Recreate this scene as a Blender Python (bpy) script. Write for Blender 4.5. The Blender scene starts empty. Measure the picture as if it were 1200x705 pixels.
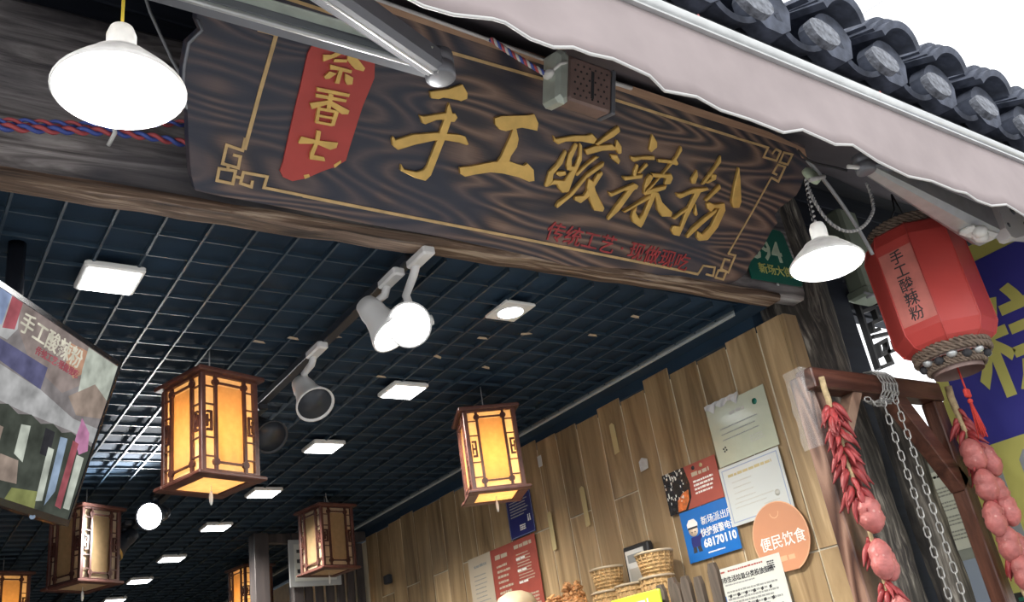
import bpy, math, random
from mathutils import Vector, Matrix
import mathutils

# ------------------------------------------------------------------ camera, world, light, exposure
sc = bpy.context.scene
COL = sc.collection
cam_d = bpy.data.cameras.new('camera')
cam = bpy.data.objects.new('camera', cam_d); COL.objects.link(cam)
cam_d.sensor_fit = 'HORIZONTAL'; cam_d.sensor_width = 36.0; cam_d.lens = 1060.0/1200.0*36.0
cam_d.clip_start = 0.05; cam_d.clip_end = 300
# columns are the camera's right, up and back axes
R = Matrix(((0.8201239947, -0.1206301443, -0.5593254880),
            (-0.5522278455, -0.4227949740, -0.7185324047),
            (-0.1498033375, 0.8981607753, -0.4133596278)))
cam.matrix_world = Matrix.Translation((0, 0, 1.6)) @ R.to_4x4()
sc.camera = cam
sc.view_settings.view_transform = 'Standard'
sc.view_settings.look = 'None'
sc.view_settings.gamma = 1.0
sc.view_settings.use_curve_mapping = False
sc.view_settings.exposure = 0.42

world = bpy.data.worlds.new('overcast_sky'); sc.world = world
world.use_nodes = True
wn, wl = world.node_tree.nodes, world.node_tree.links
for n in list(wn): wn.remove(n)
wo = wn.new('ShaderNodeOutputWorld'); wb = wn.new('ShaderNodeBackground')
wt = wn.new('ShaderNodeTexCoord'); wz = wn.new('ShaderNodeTexNoise'); wr = wn.new('ShaderNodeValToRGB')
wz.inputs['Scale'].default_value = 3.0; wz.inputs['Detail'].default_value = 4
wr.color_ramp.elements[0].position = .35; wr.color_ramp.elements[0].color = (.93, .95, 1.0, 1)
wr.color_ramp.elements[1].position = .7; wr.color_ramp.elements[1].color = (.90, .875, .80, 1)
wl.new(wt.outputs['Generated'], wz.inputs['Vector']); wl.new(wz.outputs['Fac'], wr.inputs['Fac'])
wl.new(wr.outputs['Color'], wb.inputs['Color']); wl.new(wb.outputs['Background'], wo.inputs['Surface'])
wb.inputs['Strength'].default_value = 1.6

# ------------------------------------------------------------------ materials
def nmat(name):
    m = bpy.data.materials.new(name); m.use_nodes = True
    return m, m.node_tree.nodes, m.node_tree.links, m.node_tree.nodes['Principled BSDF']
def ramp(nodes, stops):
    r = nodes.new('ShaderNodeValToRGB'); e = r.color_ramp.elements
    e[0].position, e[0].color = stops[0][0], (*stops[0][1], 1)
    e[1].position, e[1].color = stops[-1][0], (*stops[-1][1], 1)
    for p, c in stops[1:-1]:
        x = e.new(p); x.color = (*c, 1)
    return r
def flat(name, col, rough=.6, metal=0, noise=0, nscale=20, bump=0, emit=0, spec=.5):
    m, N, L, b = nmat(name)
    b.inputs['Roughness'].default_value = rough; b.inputs['Metallic'].default_value = metal
    b.inputs['Specular IOR Level'].default_value = spec
    b.inputs['Base Color'].default_value = (*col, 1)
    if noise or bump:
        tc = N.new('ShaderNodeTexCoord'); nz = N.new('ShaderNodeTexNoise')
        nz.inputs['Scale'].default_value = nscale; nz.inputs['Detail'].default_value = 5
        L.new(tc.outputs['Object'], nz.inputs['Vector'])
        if noise:
            r = ramp(N, [(.3, tuple(c*(1-noise) for c in col)), (.7, tuple(min(1, c*(1+noise)) for c in col))])
            L.new(nz.outputs['Fac'], r.inputs['Fac']); L.new(r.outputs['Color'], b.inputs['Base Color'])
        if bump:
            bp = N.new('ShaderNodeBump'); bp.inputs['Strength'].default_value = bump; bp.inputs['Distance'].default_value = .01
            L.new(nz.outputs['Fac'], bp.inputs['Height']); L.new(bp.outputs['Normal'], b.inputs['Normal'])
    if emit:
        b.inputs['Emission Color'].default_value = (*col, 1); b.inputs['Emission Strength'].default_value = emit
    return m
def wood(name, stops, scale=(1, 14, 14), detail=6, dist=1.2, rough=.55, bump=.25, rnd=0, blotch=None, bscale=3, wave=None, spec=.4, uscale=1):
    """grain runs along the axis with the small scale"""
    m, N, L, b = nmat(name)
    tc = N.new('ShaderNodeTexCoord'); mp = N.new('ShaderNodeMapping'); mp.inputs['Scale'].default_value = scale
    L.new(tc.outputs['Object'], mp.inputs['Vector'])
    vec = mp.outputs['Vector']
    if rnd:
        oi = N.new('ShaderNodeObjectInfo'); mu = N.new('ShaderNodeMath'); mu.operation = 'MULTIPLY'; mu.inputs[1].default_value = 37.0
        L.new(oi.outputs['Random'], mu.inputs[0])
        ad = N.new('ShaderNodeVectorMath'); ad.operation = 'ADD'
        L.new(vec, ad.inputs[0]); L.new(mu.outputs[0], ad.inputs[1]); vec = ad.outputs[0]
    nz = N.new('ShaderNodeTexNoise'); nz.inputs['Scale'].default_value = uscale; nz.inputs['Detail'].default_value = detail
    nz.inputs['Distortion'].default_value = dist; nz.inputs['Roughness'].default_value = .62
    L.new(vec, nz.inputs['Vector'])
    fac = nz.outputs['Fac']
    if wave:
        wv = N.new('ShaderNodeTexWave'); wv.wave_type = 'BANDS'; wv.bands_direction = 'Y'
        wv.inputs['Scale'].default_value = wave[0]; wv.inputs['Distortion'].default_value = wave[1]; wv.inputs['Detail'].default_value = 2.5
        wv.inputs['Detail Scale'].default_value = wave[2]
        mp2 = N.new('ShaderNodeMapping'); mp2.inputs['Scale'].default_value = wave[3]
        L.new(tc.outputs['Object'], mp2.inputs['Vector']); L.new(mp2.outputs['Vector'], wv.inputs['Vector'])
        mx = N.new('ShaderNodeMix'); mx.inputs[0].default_value = wave[4]
        L.new(fac, mx.inputs[2]); L.new(wv.outputs['Fac'], mx.inputs[3]); fac = mx.outputs[0]
    r = ramp(N, stops); L.new(fac, r.inputs['Fac']); col = r.outputs['Color']
    if blotch:
        n2 = N.new('ShaderNodeTexNoise'); n2.inputs['Scale'].default_value = bscale; n2.inputs['Detail'].default_value = 3
        L.new(tc.outputs['Object'], n2.inputs['Vector'])
        r2 = ramp(N, [(.42, (0, 0, 0)), (.62, (1, 1, 1))]); L.new(n2.outputs['Fac'], r2.inputs['Fac'])
        mc = N.new('ShaderNodeMix'); mc.data_type = 'RGBA'
        ml = N.new('ShaderNodeMath'); ml.operation = 'MULTIPLY'; ml.inputs[1].default_value = blotch[3]
        L.new(r2.outputs['Color'], ml.inputs[0]); L.new(ml.outputs[0], mc.inputs[0])
        L.new(col, mc.inputs[6]); mc.inputs[7].default_value = (*blotch[:3], 1); col = mc.outputs[2]
    if rnd:
        hs = N.new('ShaderNodeHueSaturation'); mr = N.new('ShaderNodeMapRange')
        mr.inputs[3].default_value = 1-rnd; mr.inputs[4].default_value = 1+rnd
        L.new(oi.outputs['Random'], mr.inputs[0]); L.new(mr.outputs[0], hs.inputs['Value']); L.new(col, hs.inputs['Color']); col = hs.outputs['Color']
    L.new(col, b.inputs['Base Color'])
    b.inputs['Roughness'].default_value = rough; b.inputs['Specular IOR Level'].default_value = spec
    if bump:
        bp = N.new('ShaderNodeBump'); bp.inputs['Strength'].default_value = bump; bp.inputs['Distance'].default_value = .01
        L.new(fac, bp.inputs['Height']); L.new(bp.outputs['Normal'], b.inputs['Normal'])
    return m
def contour_wood(name, stops, scale, rings, rough=.45, bump=.25, nscale=1.0, dist=.35, dark=None, spec=.45):
    """grain as contour lines of a smooth stretched field, like sawn boards"""
    m, N, L, b = nmat(name)
    tc = N.new('ShaderNodeTexCoord'); mp = N.new('ShaderNodeMapping'); mp.inputs['Scale'].default_value = scale
    L.new(tc.outputs['Object'], mp.inputs['Vector'])
    nz = N.new('ShaderNodeTexNoise'); nz.inputs['Scale'].default_value = nscale; nz.inputs['Detail'].default_value = 1.2; nz.inputs['Distortion'].default_value = dist; nz.inputs['Roughness'].default_value = .35
    L.new(mp.outputs['Vector'], nz.inputs['Vector'])
    mu = N.new('ShaderNodeMath'); mu.operation = 'MULTIPLY'; mu.inputs[1].default_value = rings; L.new(nz.outputs['Fac'], mu.inputs[0])
    pp_ = N.new('ShaderNodeMath'); pp_.operation = 'PINGPONG'; pp_.inputs[1].default_value = 1.0; L.new(mu.outputs[0], pp_.inputs[0])
    n3 = N.new('ShaderNodeTexNoise'); n3.inputs['Scale'].default_value = 6; n3.inputs['Detail'].default_value = 5
    m3 = N.new('ShaderNodeMapping'); m3.inputs['Scale'].default_value = (scale[0]*1.2, scale[1]*9, scale[2]*6)
    L.new(tc.outputs['Object'], m3.inputs['Vector']); L.new(m3.outputs['Vector'], n3.inputs['Vector'])
    mx = N.new('ShaderNodeMix'); mx.inputs[0].default_value = .30; L.new(pp_.outputs[0], mx.inputs[2]); L.new(n3.outputs['Fac'], mx.inputs[3])
    r = ramp(N, stops); L.new(mx.outputs[0], r.inputs['Fac']); col = r.outputs['Color']
    if dark:
        n2 = N.new('ShaderNodeTexNoise'); n2.inputs['Scale'].default_value = 2.6; n2.inputs['Detail'].default_value = 2; n2.inputs['Distortion'].default_value = .8
        L.new(tc.outputs['Object'], n2.inputs['Vector'])
        r2 = ramp(N, [(.42, (0, 0, 0)), (.60, (1, 1, 1))]); L.new(n2.outputs['Fac'], r2.inputs['Fac'])
        ml = N.new('ShaderNodeMath'); ml.operation = 'MULTIPLY'; ml.inputs[1].default_value = dark[3]; L.new(r2.outputs['Color'], ml.inputs[0])
        mc = N.new('ShaderNodeMix'); mc.data_type = 'RGBA'; L.new(ml.outputs[0], mc.inputs[0]); L.new(col, mc.inputs[6]); mc.inputs[7].default_value = (*dark[:3], 1); col = mc.outputs[2]
    L.new(col, b.inputs['Base Color']); b.inputs['Roughness'].default_value = rough; b.inputs['Specular IOR Level'].default_value = spec
    bp = N.new('ShaderNodeBump'); bp.inputs['Strength'].default_value = bump; bp.inputs['Distance'].default_value = .008
    L.new(mx.outputs[0], bp.inputs['Height']); L.new(bp.outputs['Normal'], b.inputs['Normal'])
    return m
def emis(name, col, s):
    m = bpy.data.materials.new(name); m.use_nodes = True; N = m.node_tree.nodes; L = m.node_tree.links
    for n in list(N): N.remove(n)
    o = N.new('ShaderNodeOutputMaterial'); e = N.new('ShaderNodeEmission')
    e.inputs['Color'].default_value = (*col, 1); e.inputs['Strength'].default_value = s
    L.new(e.outputs[0], o.inputs[0]); return m
def paper(name, col, t=.6):
    m = bpy.data.materials.new(name); m.use_nodes = True; N = m.node_tree.nodes; L = m.node_tree.links
    for n in list(N): N.remove(n)
    o = N.new('ShaderNodeOutputMaterial'); d = N.new('ShaderNodeBsdfDiffuse'); tr = N.new('ShaderNodeBsdfTranslucent'); mx = N.new('ShaderNodeMixShader')
    tc = N.new('ShaderNodeTexCoord'); nz = N.new('ShaderNodeTexNoise'); nz.inputs['Scale'].default_value = 45; nz.inputs['Detail'].default_value = 6
    r = ramp(N, [(.3, tuple(c*.85 for c in col)), (.7, col)])
    L.new(tc.outputs['Object'], nz.inputs['Vector']); L.new(nz.outputs['Fac'], r.inputs['Fac'])
    L.new(r.outputs['Color'], d.inputs['Color']); L.new(r.outputs['Color'], tr.inputs['Color'])
    mx.inputs[0].default_value = t
    L.new(d.outputs[0], mx.inputs[1]); L.new(tr.outputs[0], mx.inputs[2]); L.new(mx.outputs[0], o.inputs[0]); return m

M = {}
M['sign_wood'] = contour_wood('charred_sign_wood', [(.22, (.026, .023, .032)), (.42, (.055, .040, .042)), (.62, (.14, .088, .068)), (.85, (.23, .148, .112))],
                      (1.35, 6.5, 3.0), 30, dark=(.028, .036, .062, .72), bump=.12)
M['sign_edge'] = wood('lit_sign_edge', [(.3, (.24, .14, .09)), (.7, (.50, .32, .21))], scale=(2, 20, 20), rough=.6)
M['gold'] = flat('gold_paint', (.66, .43, .13), rough=.4, metal=.5, noise=.12, nscale=30)
M['gold_line'] = flat('gold_line_paint', (.55, .38, .18), rough=.5, metal=.15, noise=.2, nscale=30)
M['red_plate'] = flat('red_lacquer', (.46, .055, .045), rough=.5, noise=.08, nscale=10)
M['red_ink'] = flat('red_lettering', (.35, .035, .04), rough=.5, noise=.3, nscale=60)
M['beam'] = wood('weathered_beam_wood', [(.34, (.04, .036, .036)), (.46, (.19, .17, .165)), (.56, (.42, .39, .38)), (.68, (.70, .68, .66))],
                 scale=(1.2, 12, 14), dist=1.6, rough=.8, bump=.6, blotch=(.07, .07, .085, .75), bscale=2.4)
M['lip'] = wood('brown_lip_wood', [(.38, (.025, .016, .012)), (.52, (.12, .075, .05)), (.66, (.42, .33, .25))], scale=(1.2, 22, 22), dist=1.4, rough=.75, bump=.5)
M['facade'] = wood('dark_facade_wood', [(.3, (.008, .011, .020)), (.7, (.024, .031, .050))], scale=(1, 10, 10), rough=.8, bump=.3)
M['old_post'] = wood('mossy_old_post', [(.34, (.022, .022, .026)), (.48, (.085, .075, .068)), (.58, (.24, .215, .18)), (.68, (.55, .52, .45))],
                     scale=(16, 16, 2.2), dist=2.2, rough=.8, bump=.8, blotch=(.045, .042, .036, .7), bscale=7)
M['frame_wood'] = wood('reddish_frame_wood', [(.3, (.035, .012, .008)), (.55, (.11, .042, .026)), (.8, (.22, .10, .065))], scale=(14, 14, 1.5), dist=1.6, rough=.35, bump=.3)
M['post_wood'] = contour_wood('grained_frame_post_wood', [(.2, (.05, .022, .016)), (.5, (.13, .066, .045)), (.8, (.27, .16, .115))], (11, 11, 1.3), 14, rough=.35, bump=.15)
M['brace_wood'] = wood('pale_brace_wood', [(.3, (.12, .065, .045)), (.7, (.36, .24, .17))], scale=(12, 12, 4), rough=.5)
M['frame_wood_x'] = wood('reddish_frame_wood_flat', [(.3, (.035, .012, .008)), (.55, (.10, .038, .025)), (.8, (.19, .085, .055))], scale=(1.5, 14, 14), dist=1.6, rough=.4, bump=.3)
M['tile'] = wood('wood_look_wall_tile', [(.27, (.12, .080, .042)), (.42, (.26, .175, .092)), (.58, (.39, .275, .150)), (.73, (.54, .40, .24))],
                 scale=(10, 11, .9), dist=1.3, rough=.38, bump=.06, rnd=.16, spec=.5)
M['grout'] = flat('tile_grout', (.72, .66, .52), rough=.9, noise=.1)
M['dark_ceiling'] = flat('navy_ceiling_void', (.009, .030, .060), rough=.9, noise=.3, nscale=3)
M['grid'] = flat('navy_grid_bar', (.017, .038, .062), rough=.5, noise=.2, nscale=8, spec=.6)
M['grid_trim'] = flat('white_ceiling_trim', (.45, .50, .52), rough=.5)
M['floor'] = flat('grey_floor_tile', (.20, .17, .14), rough=.4, noise=.2, nscale=4)
M['street'] = flat('street_stone', (.36, .36, .36), rough=.85, noise=.2, nscale=3)
M['inner_wall'] = flat('dark_inner_wall', (.05, .045, .05), rough=.8, noise=.3, nscale=2)
M['white_enamel'] = flat('white_enamel', (.88, .88, .87), rough=.25)
M['bulb'] = emis('lit_white_bulb', (1.0, .98, .94), 14)
M['led_face'] = emis('lit_led_face', (1.0, .99, .96), 22)
M['downlight'] = emis('lit_downlight_panel', (.95, .98, 1.0), 7)
M['warm_bulb'] = emis('lit_warm_bulb', (1.0, .68, .30), 12)
M['trim_white'] = flat('white_plastic_trim', (.70, .70, .68), rough=.5)
M['spot_white'] = flat('white_spot_metal', (.62, .62, .62), rough=.4)
M['spot_black'] = flat('black_spot_metal', (.02, .025, .035), rough=.4)
M['gold_rim'] = flat('brass_rim', (.6, .42, .15), rough=.3, metal=.8)
M['lantern_wood'] = wood('lantern_dark_wood', [(.3, (.045, .016, .012)), (.7, (.13, .05, .038))], scale=(9, 9, 9), rough=.4, bump=.1)
M['shade_plastic'] = paper('milky_lamp_shade', (.93, .93, .92), .10)
M['paper'] = paper('lantern_paper', (.80, .68, .50), .62)
M['amber_paper'] = paper('amber_lantern_paper', (.62, .46, .26), .62)
M['yellow_cord'] = flat('yellow_cord', (.75, .55, .05), rough=.6)
M['grey_cord'] = flat('grey_cord', (.35, .36, .38), rough=.6)
M['white_cord'] = flat('white_cord', (.60, .60, .60), rough=.6)
M['black_cord'] = flat('black_cord', (.03, .03, .035), rough=.6)
M['wire_red'] = flat('red_wire', (.45, .08, .09), rough=.5)
M['wire_blue'] = flat('blue_wire', (.06, .10, .38), rough=.5)
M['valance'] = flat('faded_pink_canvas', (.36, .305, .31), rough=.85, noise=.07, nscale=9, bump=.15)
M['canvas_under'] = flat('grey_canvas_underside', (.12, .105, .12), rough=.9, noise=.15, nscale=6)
M['alu'] = flat('brushed_aluminium', (.50, .52, .53), rough=.38, metal=.55, noise=.1, nscale=20)
M['alu_dark'] = flat('grey_painted_arm', (.17, .18, .205), rough=.4, metal=.3, noise=.1, nscale=10)
M['roof_tile'] = flat('grey_clay_tile', (.085, .098, .135), rough=.85, noise=.45, nscale=22, bump=.5)
M['roof_mortar'] = flat('pale_tile_mortar', (.20, .215, .25), rough=.9, noise=.45, nscale=55, bump=.9)
M['roof_board'] = flat('dark_roof_board', (.02, .022, .03), rough=.9, noise=.3)
M['rattan'] = flat('woven_rattan', (.17, .125, .095), rough=.7, noise=.4, nscale=60)
M['lantern_red'] = flat('red_lantern_skin', (.46, .055, .048), rough=.35, noise=.06, nscale=8)
M['lantern_sheen'] = flat('lantern_sheen_panel', (.52, .17, .145), rough=.3, noise=.2, nscale=14)
M['ink'] = flat('black_ink', (.03, .03, .035), rough=.7)
M['grey_ink'] = flat('grey_print', (.28, .29, .29), rough=.8)
M['fade_ink'] = flat('faint_print', (.50, .50, .46), rough=.8)
M['white_ink'] = flat('white_print', (.85, .83, .80), rough=.6)
M['pink_string'] = flat('faded_pink_string', (.50, .14, .14), rough=.8)
M['tassel'] = flat('red_tassel_thread', (.50, .04, .03), rough=.8)
M['plaque'] = flat('green_enamel', (.012, .14, .10), rough=.35)
M['plaque_text'] = flat('pale_enamel_figures', (.55, .66, .50), rough=.5)
M['plaque_gold'] = flat('yellow_enamel_words', (.55, .56, .18), rough=.5)
M['banner_blue'] = flat('banner_blue_print', (.045, .045, .30), rough=.5, noise=.08, nscale=4)
M['banner_yellow'] = flat('banner_yellow_print', (.60, .58, .16), rough=.5, noise=.08, nscale=4)
M['banner_grey'] = flat('banner_grey_gap', (.32, .35, .36), rough=.4)
M['side_wall'] = flat('grey_green_side_wall', (.30, .33, .32), rough=.5, noise=.08)
M['poster_white'] = flat('white_poster_paper', (.62, .64, .60), rough=.35)
M['cert_green'] = flat('pale_green_certificate', (.52, .55, .43), rough=.15, noise=.04, spec=.8)
M['cert_white'] = flat('bluish_certificate', (.60, .63, .62), rough=.22, spec=.7)
M['cert_border'] = flat('certificate_border_blue', (.30, .36, .50), rough=.4)
M['cert_gold'] = flat('certificate_heading_gold', (.50, .42, .22), rough=.4)
M['poster_blue'] = flat('police_blue', (.015, .15, .50), rough=.3)
M['poster_navy'] = flat('navy_notice', (.02, .025, .16), rough=.35)
M['poster_red'] = flat('menu_red', (.36, .075, .055), rough=.4, noise=.08)
M['poster_black'] = flat('photo_black', (.015, .015, .018), rough=.25, noise=.5, nscale=40)
M['poster_orange'] = flat('photo_orange_food', (.62, .16, .04), rough=.35, noise=.5, nscale=50)
M['orange_board'] = flat('orange_round_board', (.58, .27, .15), rough=.45, noise=.07, nscale=4)
M['orange_edge'] = flat('pale_orange_edge', (.75, .42, .25), rough=.5)
M['skin'] = flat('printed_skin', (.75, .60, .48), rough=.6)
M['cream_tape'] = flat('cream_tape', (.55, .46, .24), rough=.7)
M['menu_paper'] = flat('beige_menu_paper', (.50, .43, .33), rough=.6)
M['lime'] = flat('lime_sign_plastic', (.60, .80, .04), rough=.4)
M['wicker'] = flat('pale_wicker', (.50, .32, .14), rough=.7, noise=.4, nscale=80, bump=.5)
M['plastic_clear'] = flat('clear_box_rim', (.55, .45, .32), rough=.2)
M['slat'] = wood('grey_slat_wood', [(.3, (.045, .035, .028)), (.7, (.16, .12, .09))], scale=(12, 12, 1.6), rough=.7, bump=.4)
M['device_black'] = flat('black_device_case', (.02, .02, .022), rough=.4)
M['noodle'] = flat('fried_snack', (.60, .30, .12), rough=.6, noise=.4, nscale=60, bump=.6)
M['dome'] = flat('cream_bun_surface', (.62, .50, .33), rough=.5, noise=.1)
M['chili'] = flat('dried_red_chili', (.26, .030, .032), rough=.45, noise=.35, nscale=40)
M['pod'] = flat('pink_peanut_pod', (.44, .135, .125), rough=.4, noise=.25, nscale=30, bump=.9)
_m = M['pod']; _N = _m.node_tree.nodes; _L = _m.node_tree.links; _b = _N['Principled BSDF']
_v = _N.new('ShaderNodeTexVoronoi'); _v.inputs['Scale'].default_value = 46; _r = ramp(_N, [(.10, (.6, .6, .6)), (.19, (0, 0, 0))])
_x = _N.new('ShaderNodeMix'); _x.data_type = 'RGBA'; _x.inputs[7].default_value = (.70, .42, .38, 1)
_c = _b.inputs['Base Color'].links[0].from_socket; _t = _N.new('ShaderNodeTexCoord')
_L.new(_t.outputs['Object'], _v.inputs['Vector']); _L.new(_v.outputs['Distance'], _r.inputs['Fac']); _L.new(_r.outputs['Color'], _x.inputs[0]); _L.new(_c, _x.inputs[6]); _L.new(_x.outputs[2], _b.inputs['Base Color'])
M['straw'] = flat('straw_rope', (.42, .32, .18), rough=.85, noise=.3, nscale=60, bump=.6)
M['chain'] = flat('galvanised_chain', (.36, .36, .35), rough=.42, metal=.5, noise=.4, nscale=50)
M['tv_black'] = flat('black_tv_bezel', (.012, .013, .018), rough=.25)
M['box_brown'] = flat('brown_box_metal', (.20, .135, .12), rough=.5, noise=.15)
M['box_plate'] = flat('pale_mottled_plate', (.50, .56, .50), rough=.3, metal=.3, noise=.2, nscale=14)
M['wrap'] = flat('clear_film_edge', (.62, .62, .62), rough=.12, spec=1.0, bump=.9, nscale=30)
M['pvc'] = flat('grey_green_pvc', (.22, .26, .20), rough=.5)
M['iron'] = flat('black_iron', (.012, .012, .016), rough=.5)
M['flake'] = flat('peeling_tape_scrap', (.42, .34, .25), rough=.8)
M['notice_frame'] = flat('grey_notice_frame', (.42, .44, .45), rough=.4)
M['column'] = wood('dark_partition_wood', [(.3, (.022, .020, .022)), (.7, (.085, .07, .068))], scale=(12, 12, 1.3), rough=.5, bump=.2)

# ------------------------------------------------------------------ geometry helpers
def frame_mat(o, x, y):
    x = Vector(x).normalized(); y = Vector(y).normalized(); z = x.cross(y).normalized()
    return Matrix(((x.x, y.x, z.x, o[0]), (x.y, y.y, z.y, o[1]), (x.z, y.z, z.z, o[2]), (0, 0, 0, 1)))
class MB:
    def __init__(s, T=None): s.v = []; s.f = []; s.sm = []; s.T = T or Matrix.Identity(4); s.mi = []; s.cur = 0
    def add(s, vs, fs, smooth=False, T=None):
        T = s.T @ T if T is not None else s.T
        k = len(s.v); s.v += [tuple(T @ Vector(p)) for p in vs]
        s.f += [tuple(i+k for i in f) for f in fs]; s.sm += [smooth]*len(fs); s.mi += [s.cur]*len(fs); return s
    def box(s, a, b, T=None):
        x0, y0, z0 = a; x1, y1, z1 = b
        return s.add([(x0,y0,z0),(x1,y0,z0),(x1,y1,z0),(x0,y1,z0),(x0,y0,z1),(x1,y0,z1),(x1,y1,z1),(x0,y1,z1)],
                     [(0,3,2,1),(4,5,6,7),(0,1,5,4),(1,2,6,5),(2,3,7,6),(3,0,4,7)], False, T)
    def bbox(s, a, b, c=.003, T=None):
        """box with chamfered edges"""
        x0, y0, z0 = a; x1, y1, z1 = b; vs = []
        for z, i in ((z0, c), (z0+c, 0), (z1-c, 0), (z1, c)):
            for px, py in ((x0+i+c, y0+i), (x1-i-c, y0+i), (x1-i, y0+i+c), (x1-i, y1-i-c), (x1-i-c, y1-i), (x0+i+c, y1-i), (x0+i, y1-i-c), (x0+i, y0+i+c)):
                vs.append((px, py, z))
        fs = [tuple(reversed(range(8))), tuple(range(24, 32))]
        for r in range(3):
            for k in range(8): fs.append((r*8+k, r*8+(k+1) % 8, (r+1)*8+(k+1) % 8, (r+1)*8+k))
        return s.add(vs, fs, False, T)
    def lathe(s, prof, n=24, T=None, smooth=True, cap=True, phase=0):
        vs = []; fs = []
        for r, z in prof:
            for k in range(n):
                a = 2*math.pi*k/n+phase; vs.append((r*math.cos(a), r*math.sin(a), z))
        for i in range(len(prof)-1):
            for k in range(n): fs.append((i*n+k, i*n+(k+1) % n, (i+1)*n+(k+1) % n, (i+1)*n+k))
        if cap:
            fs.append(tuple(reversed(range(n)))); fs.append(tuple(range((len(prof)-1)*n, len(prof)*n)))
        return s.add(vs, fs, smooth, T)
    def tube(s, pts, r, n=8, T=None, smooth=True, closed=False):
        pts = [Vector(p) for p in pts]; m = len(pts); vs = []; fs = []
        rs = r if isinstance(r, (list, tuple)) else [r]*m
        up = Vector((0, 0, 1)); prev = None
        for i, p in enumerate(pts):
            if closed: d = pts[(i+1) % m]-pts[i-1]
            else: d = pts[min(i+1, m-1)]-pts[max(i-1, 0)]
            d.normalize()
            if prev is None:
                a = up if abs(d.z) < .9 else Vector((1, 0, 0)); x = d.cross(a).normalized()
            else:
                x = (prev-d*prev.dot(d)).normalized()
            y = d.cross(x); prev = x
            for k in range(n):
                t = 2*math.pi*k/n; vs.append(tuple(p+(x*math.cos(t)+y*math.sin(t))*rs[i]))
        for i in range(m if closed else m-1):
            j = (i+1) % m
            for k in range(n): fs.append((i*n+k, i*n+(k+1) % n, j*n+(k+1) % n, j*n+k))
        if not closed:
            fs.append(tuple(reversed(range(n)))); fs.append(tuple(range((m-1)*n, m*n)))
        return s.add(vs, fs, smooth, T)
    def prism(s, poly, z0, z1, T=None):
        A = sum(poly[i][0]*poly[(i+1) % len(poly)][1]-poly[(i+1) % len(poly)][0]*poly[i][1] for i in range(len(poly)))
        p = list(poly) if A > 0 else list(reversed(poly)); n = len(p)
        tri = mathutils.geometry.tessellate_polygon([[Vector((x, y, 0)) for x, y in p]])
        vs = [(x, y, z0) for x, y in p]+[(x, y, z1) for x, y in p]; fs = []
        for t in tri:
            a, b, c = [Vector((*p[i], 0)) for i in t]
            t = tuple(t) if (b-a).cross(c-a).z > 0 else tuple(reversed(t))
            fs.append(tuple(i+n for i in t)); fs.append(tuple(reversed(t)))
        for i in range(n): j = (i+1) % n; fs.append((i, j, j+n, i+n))
        return s.add(vs, fs, False, T)
    def line(s, pts, w, z0, z1, T=None):
        """flat mitred polyline bar in the xy plane"""
        P = [Vector(p) for p in pts]
        closed = (P[0]-P[-1]).length < 1e-4
        if closed: P = P[:-1]
        n = len(P); Lf = []; Rt = []
        for i in range(n):
            a = P[i-1] if (closed or i > 0) else None; b = P[(i+1) % n] if (closed or i < n-1) else None
            d1 = (P[i]-a).normalized() if a is not None else None; d2 = (b-P[i]).normalized() if b is not None else None
            d1 = d1 or d2; d2 = d2 or d1
            n1 = Vector((-d1.y, d1.x)); n2 = Vector((-d2.y, d2.x)); m = (n1+n2)
            m = m.normalized() if m.length > 1e-6 else n1
            k = w/2/max(.35, m.dot(n1)); Lf.append(P[i]+m*k); Rt.append(P[i]-m*k)
        vs = []
        for a, b in zip(Lf, Rt): vs += [(a.x, a.y, z0), (b.x, b.y, z0), (b.x, b.y, z1), (a.x, a.y, z1)]
        fs = []
        for i in range(n if closed else n-1):
            j = (i+1) % n
            for k in range(4): fs.append((i*4+k, i*4+(k+1) % 4, j*4+(k+1) % 4, j*4+k))
        if not closed: fs += [(3, 2, 1, 0), tuple((n-1)*4+k for k in range(4))]
        return s.add(vs, fs, False, T)
    def ball(s, c, r, n=12, m=8, T=None):
        r = r if isinstance(r, (tuple, list)) else (r, r, r); vs = [(c[0], c[1], c[2]-r[2])]; fs = []
        for i in range(1, m):
            t = -math.pi/2+math.pi*i/m
            for k in range(n):
                a = 2*math.pi*k/n; vs.append((c[0]+r[0]*math.cos(t)*math.cos(a), c[1]+r[1]*math.cos(t)*math.sin(a), c[2]+r[2]*math.sin(t)))
        vs.append((c[0], c[1], c[2]+r[2])); e = len(vs)-1
        for k in range(n): fs.append((0, 1+(k+1) % n, 1+k)); fs.append((e, e-n+k, e-n+(k+1) % n))
        for i in range(m-2):
            for k in range(n): fs.append((1+i*n+k, 1+i*n+(k+1) % n, 1+(i+1)*n+(k+1) % n, 1+(i+1)*n+k))
        return s.add(vs, fs, True, T)
    def mesh(s, name, mats):
        me = bpy.data.meshes.new(name); me.from_pydata(s.v, [], s.f)
        for m in (mats if isinstance(mats, (list, tuple)) else [mats]): me.materials.append(M[m])
        me.polygons.foreach_set('use_smooth', s.sm); me.polygons.foreach_set('material_index', s.mi); me.update()
        return me
def obj(name, mb, mats, parent=None, loc=None, rot=None, kind=None, label=None):
    me = mb.mesh(name, mats) if isinstance(mb, MB) else mb
    o = bpy.data.objects.new(name, me); COL.objects.link(o)
    if parent is not None: o.parent = parent
    if loc is not None: o.location = loc
    if rot is not None: o.rotation_euler = rot
    if kind: o['kind'] = kind
    if label: o['label'] = label
    return o
def tag(o, label, cat, group=None):
    o['label'] = label; o['category'] = cat
    if group: o['group'] = group
    return o
def thing(name, label, cat, loc=(0, 0, 0), rotz=0, group=None, mat=None):
    o = bpy.data.objects.new(name, None); COL.objects.link(o); o.empty_display_size = .05
    if mat is not None: o.matrix_world = mat
    else: o.location = loc; o.rotation_euler = (0, 0, rotz)
    return tag(o, label, cat, group)
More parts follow.
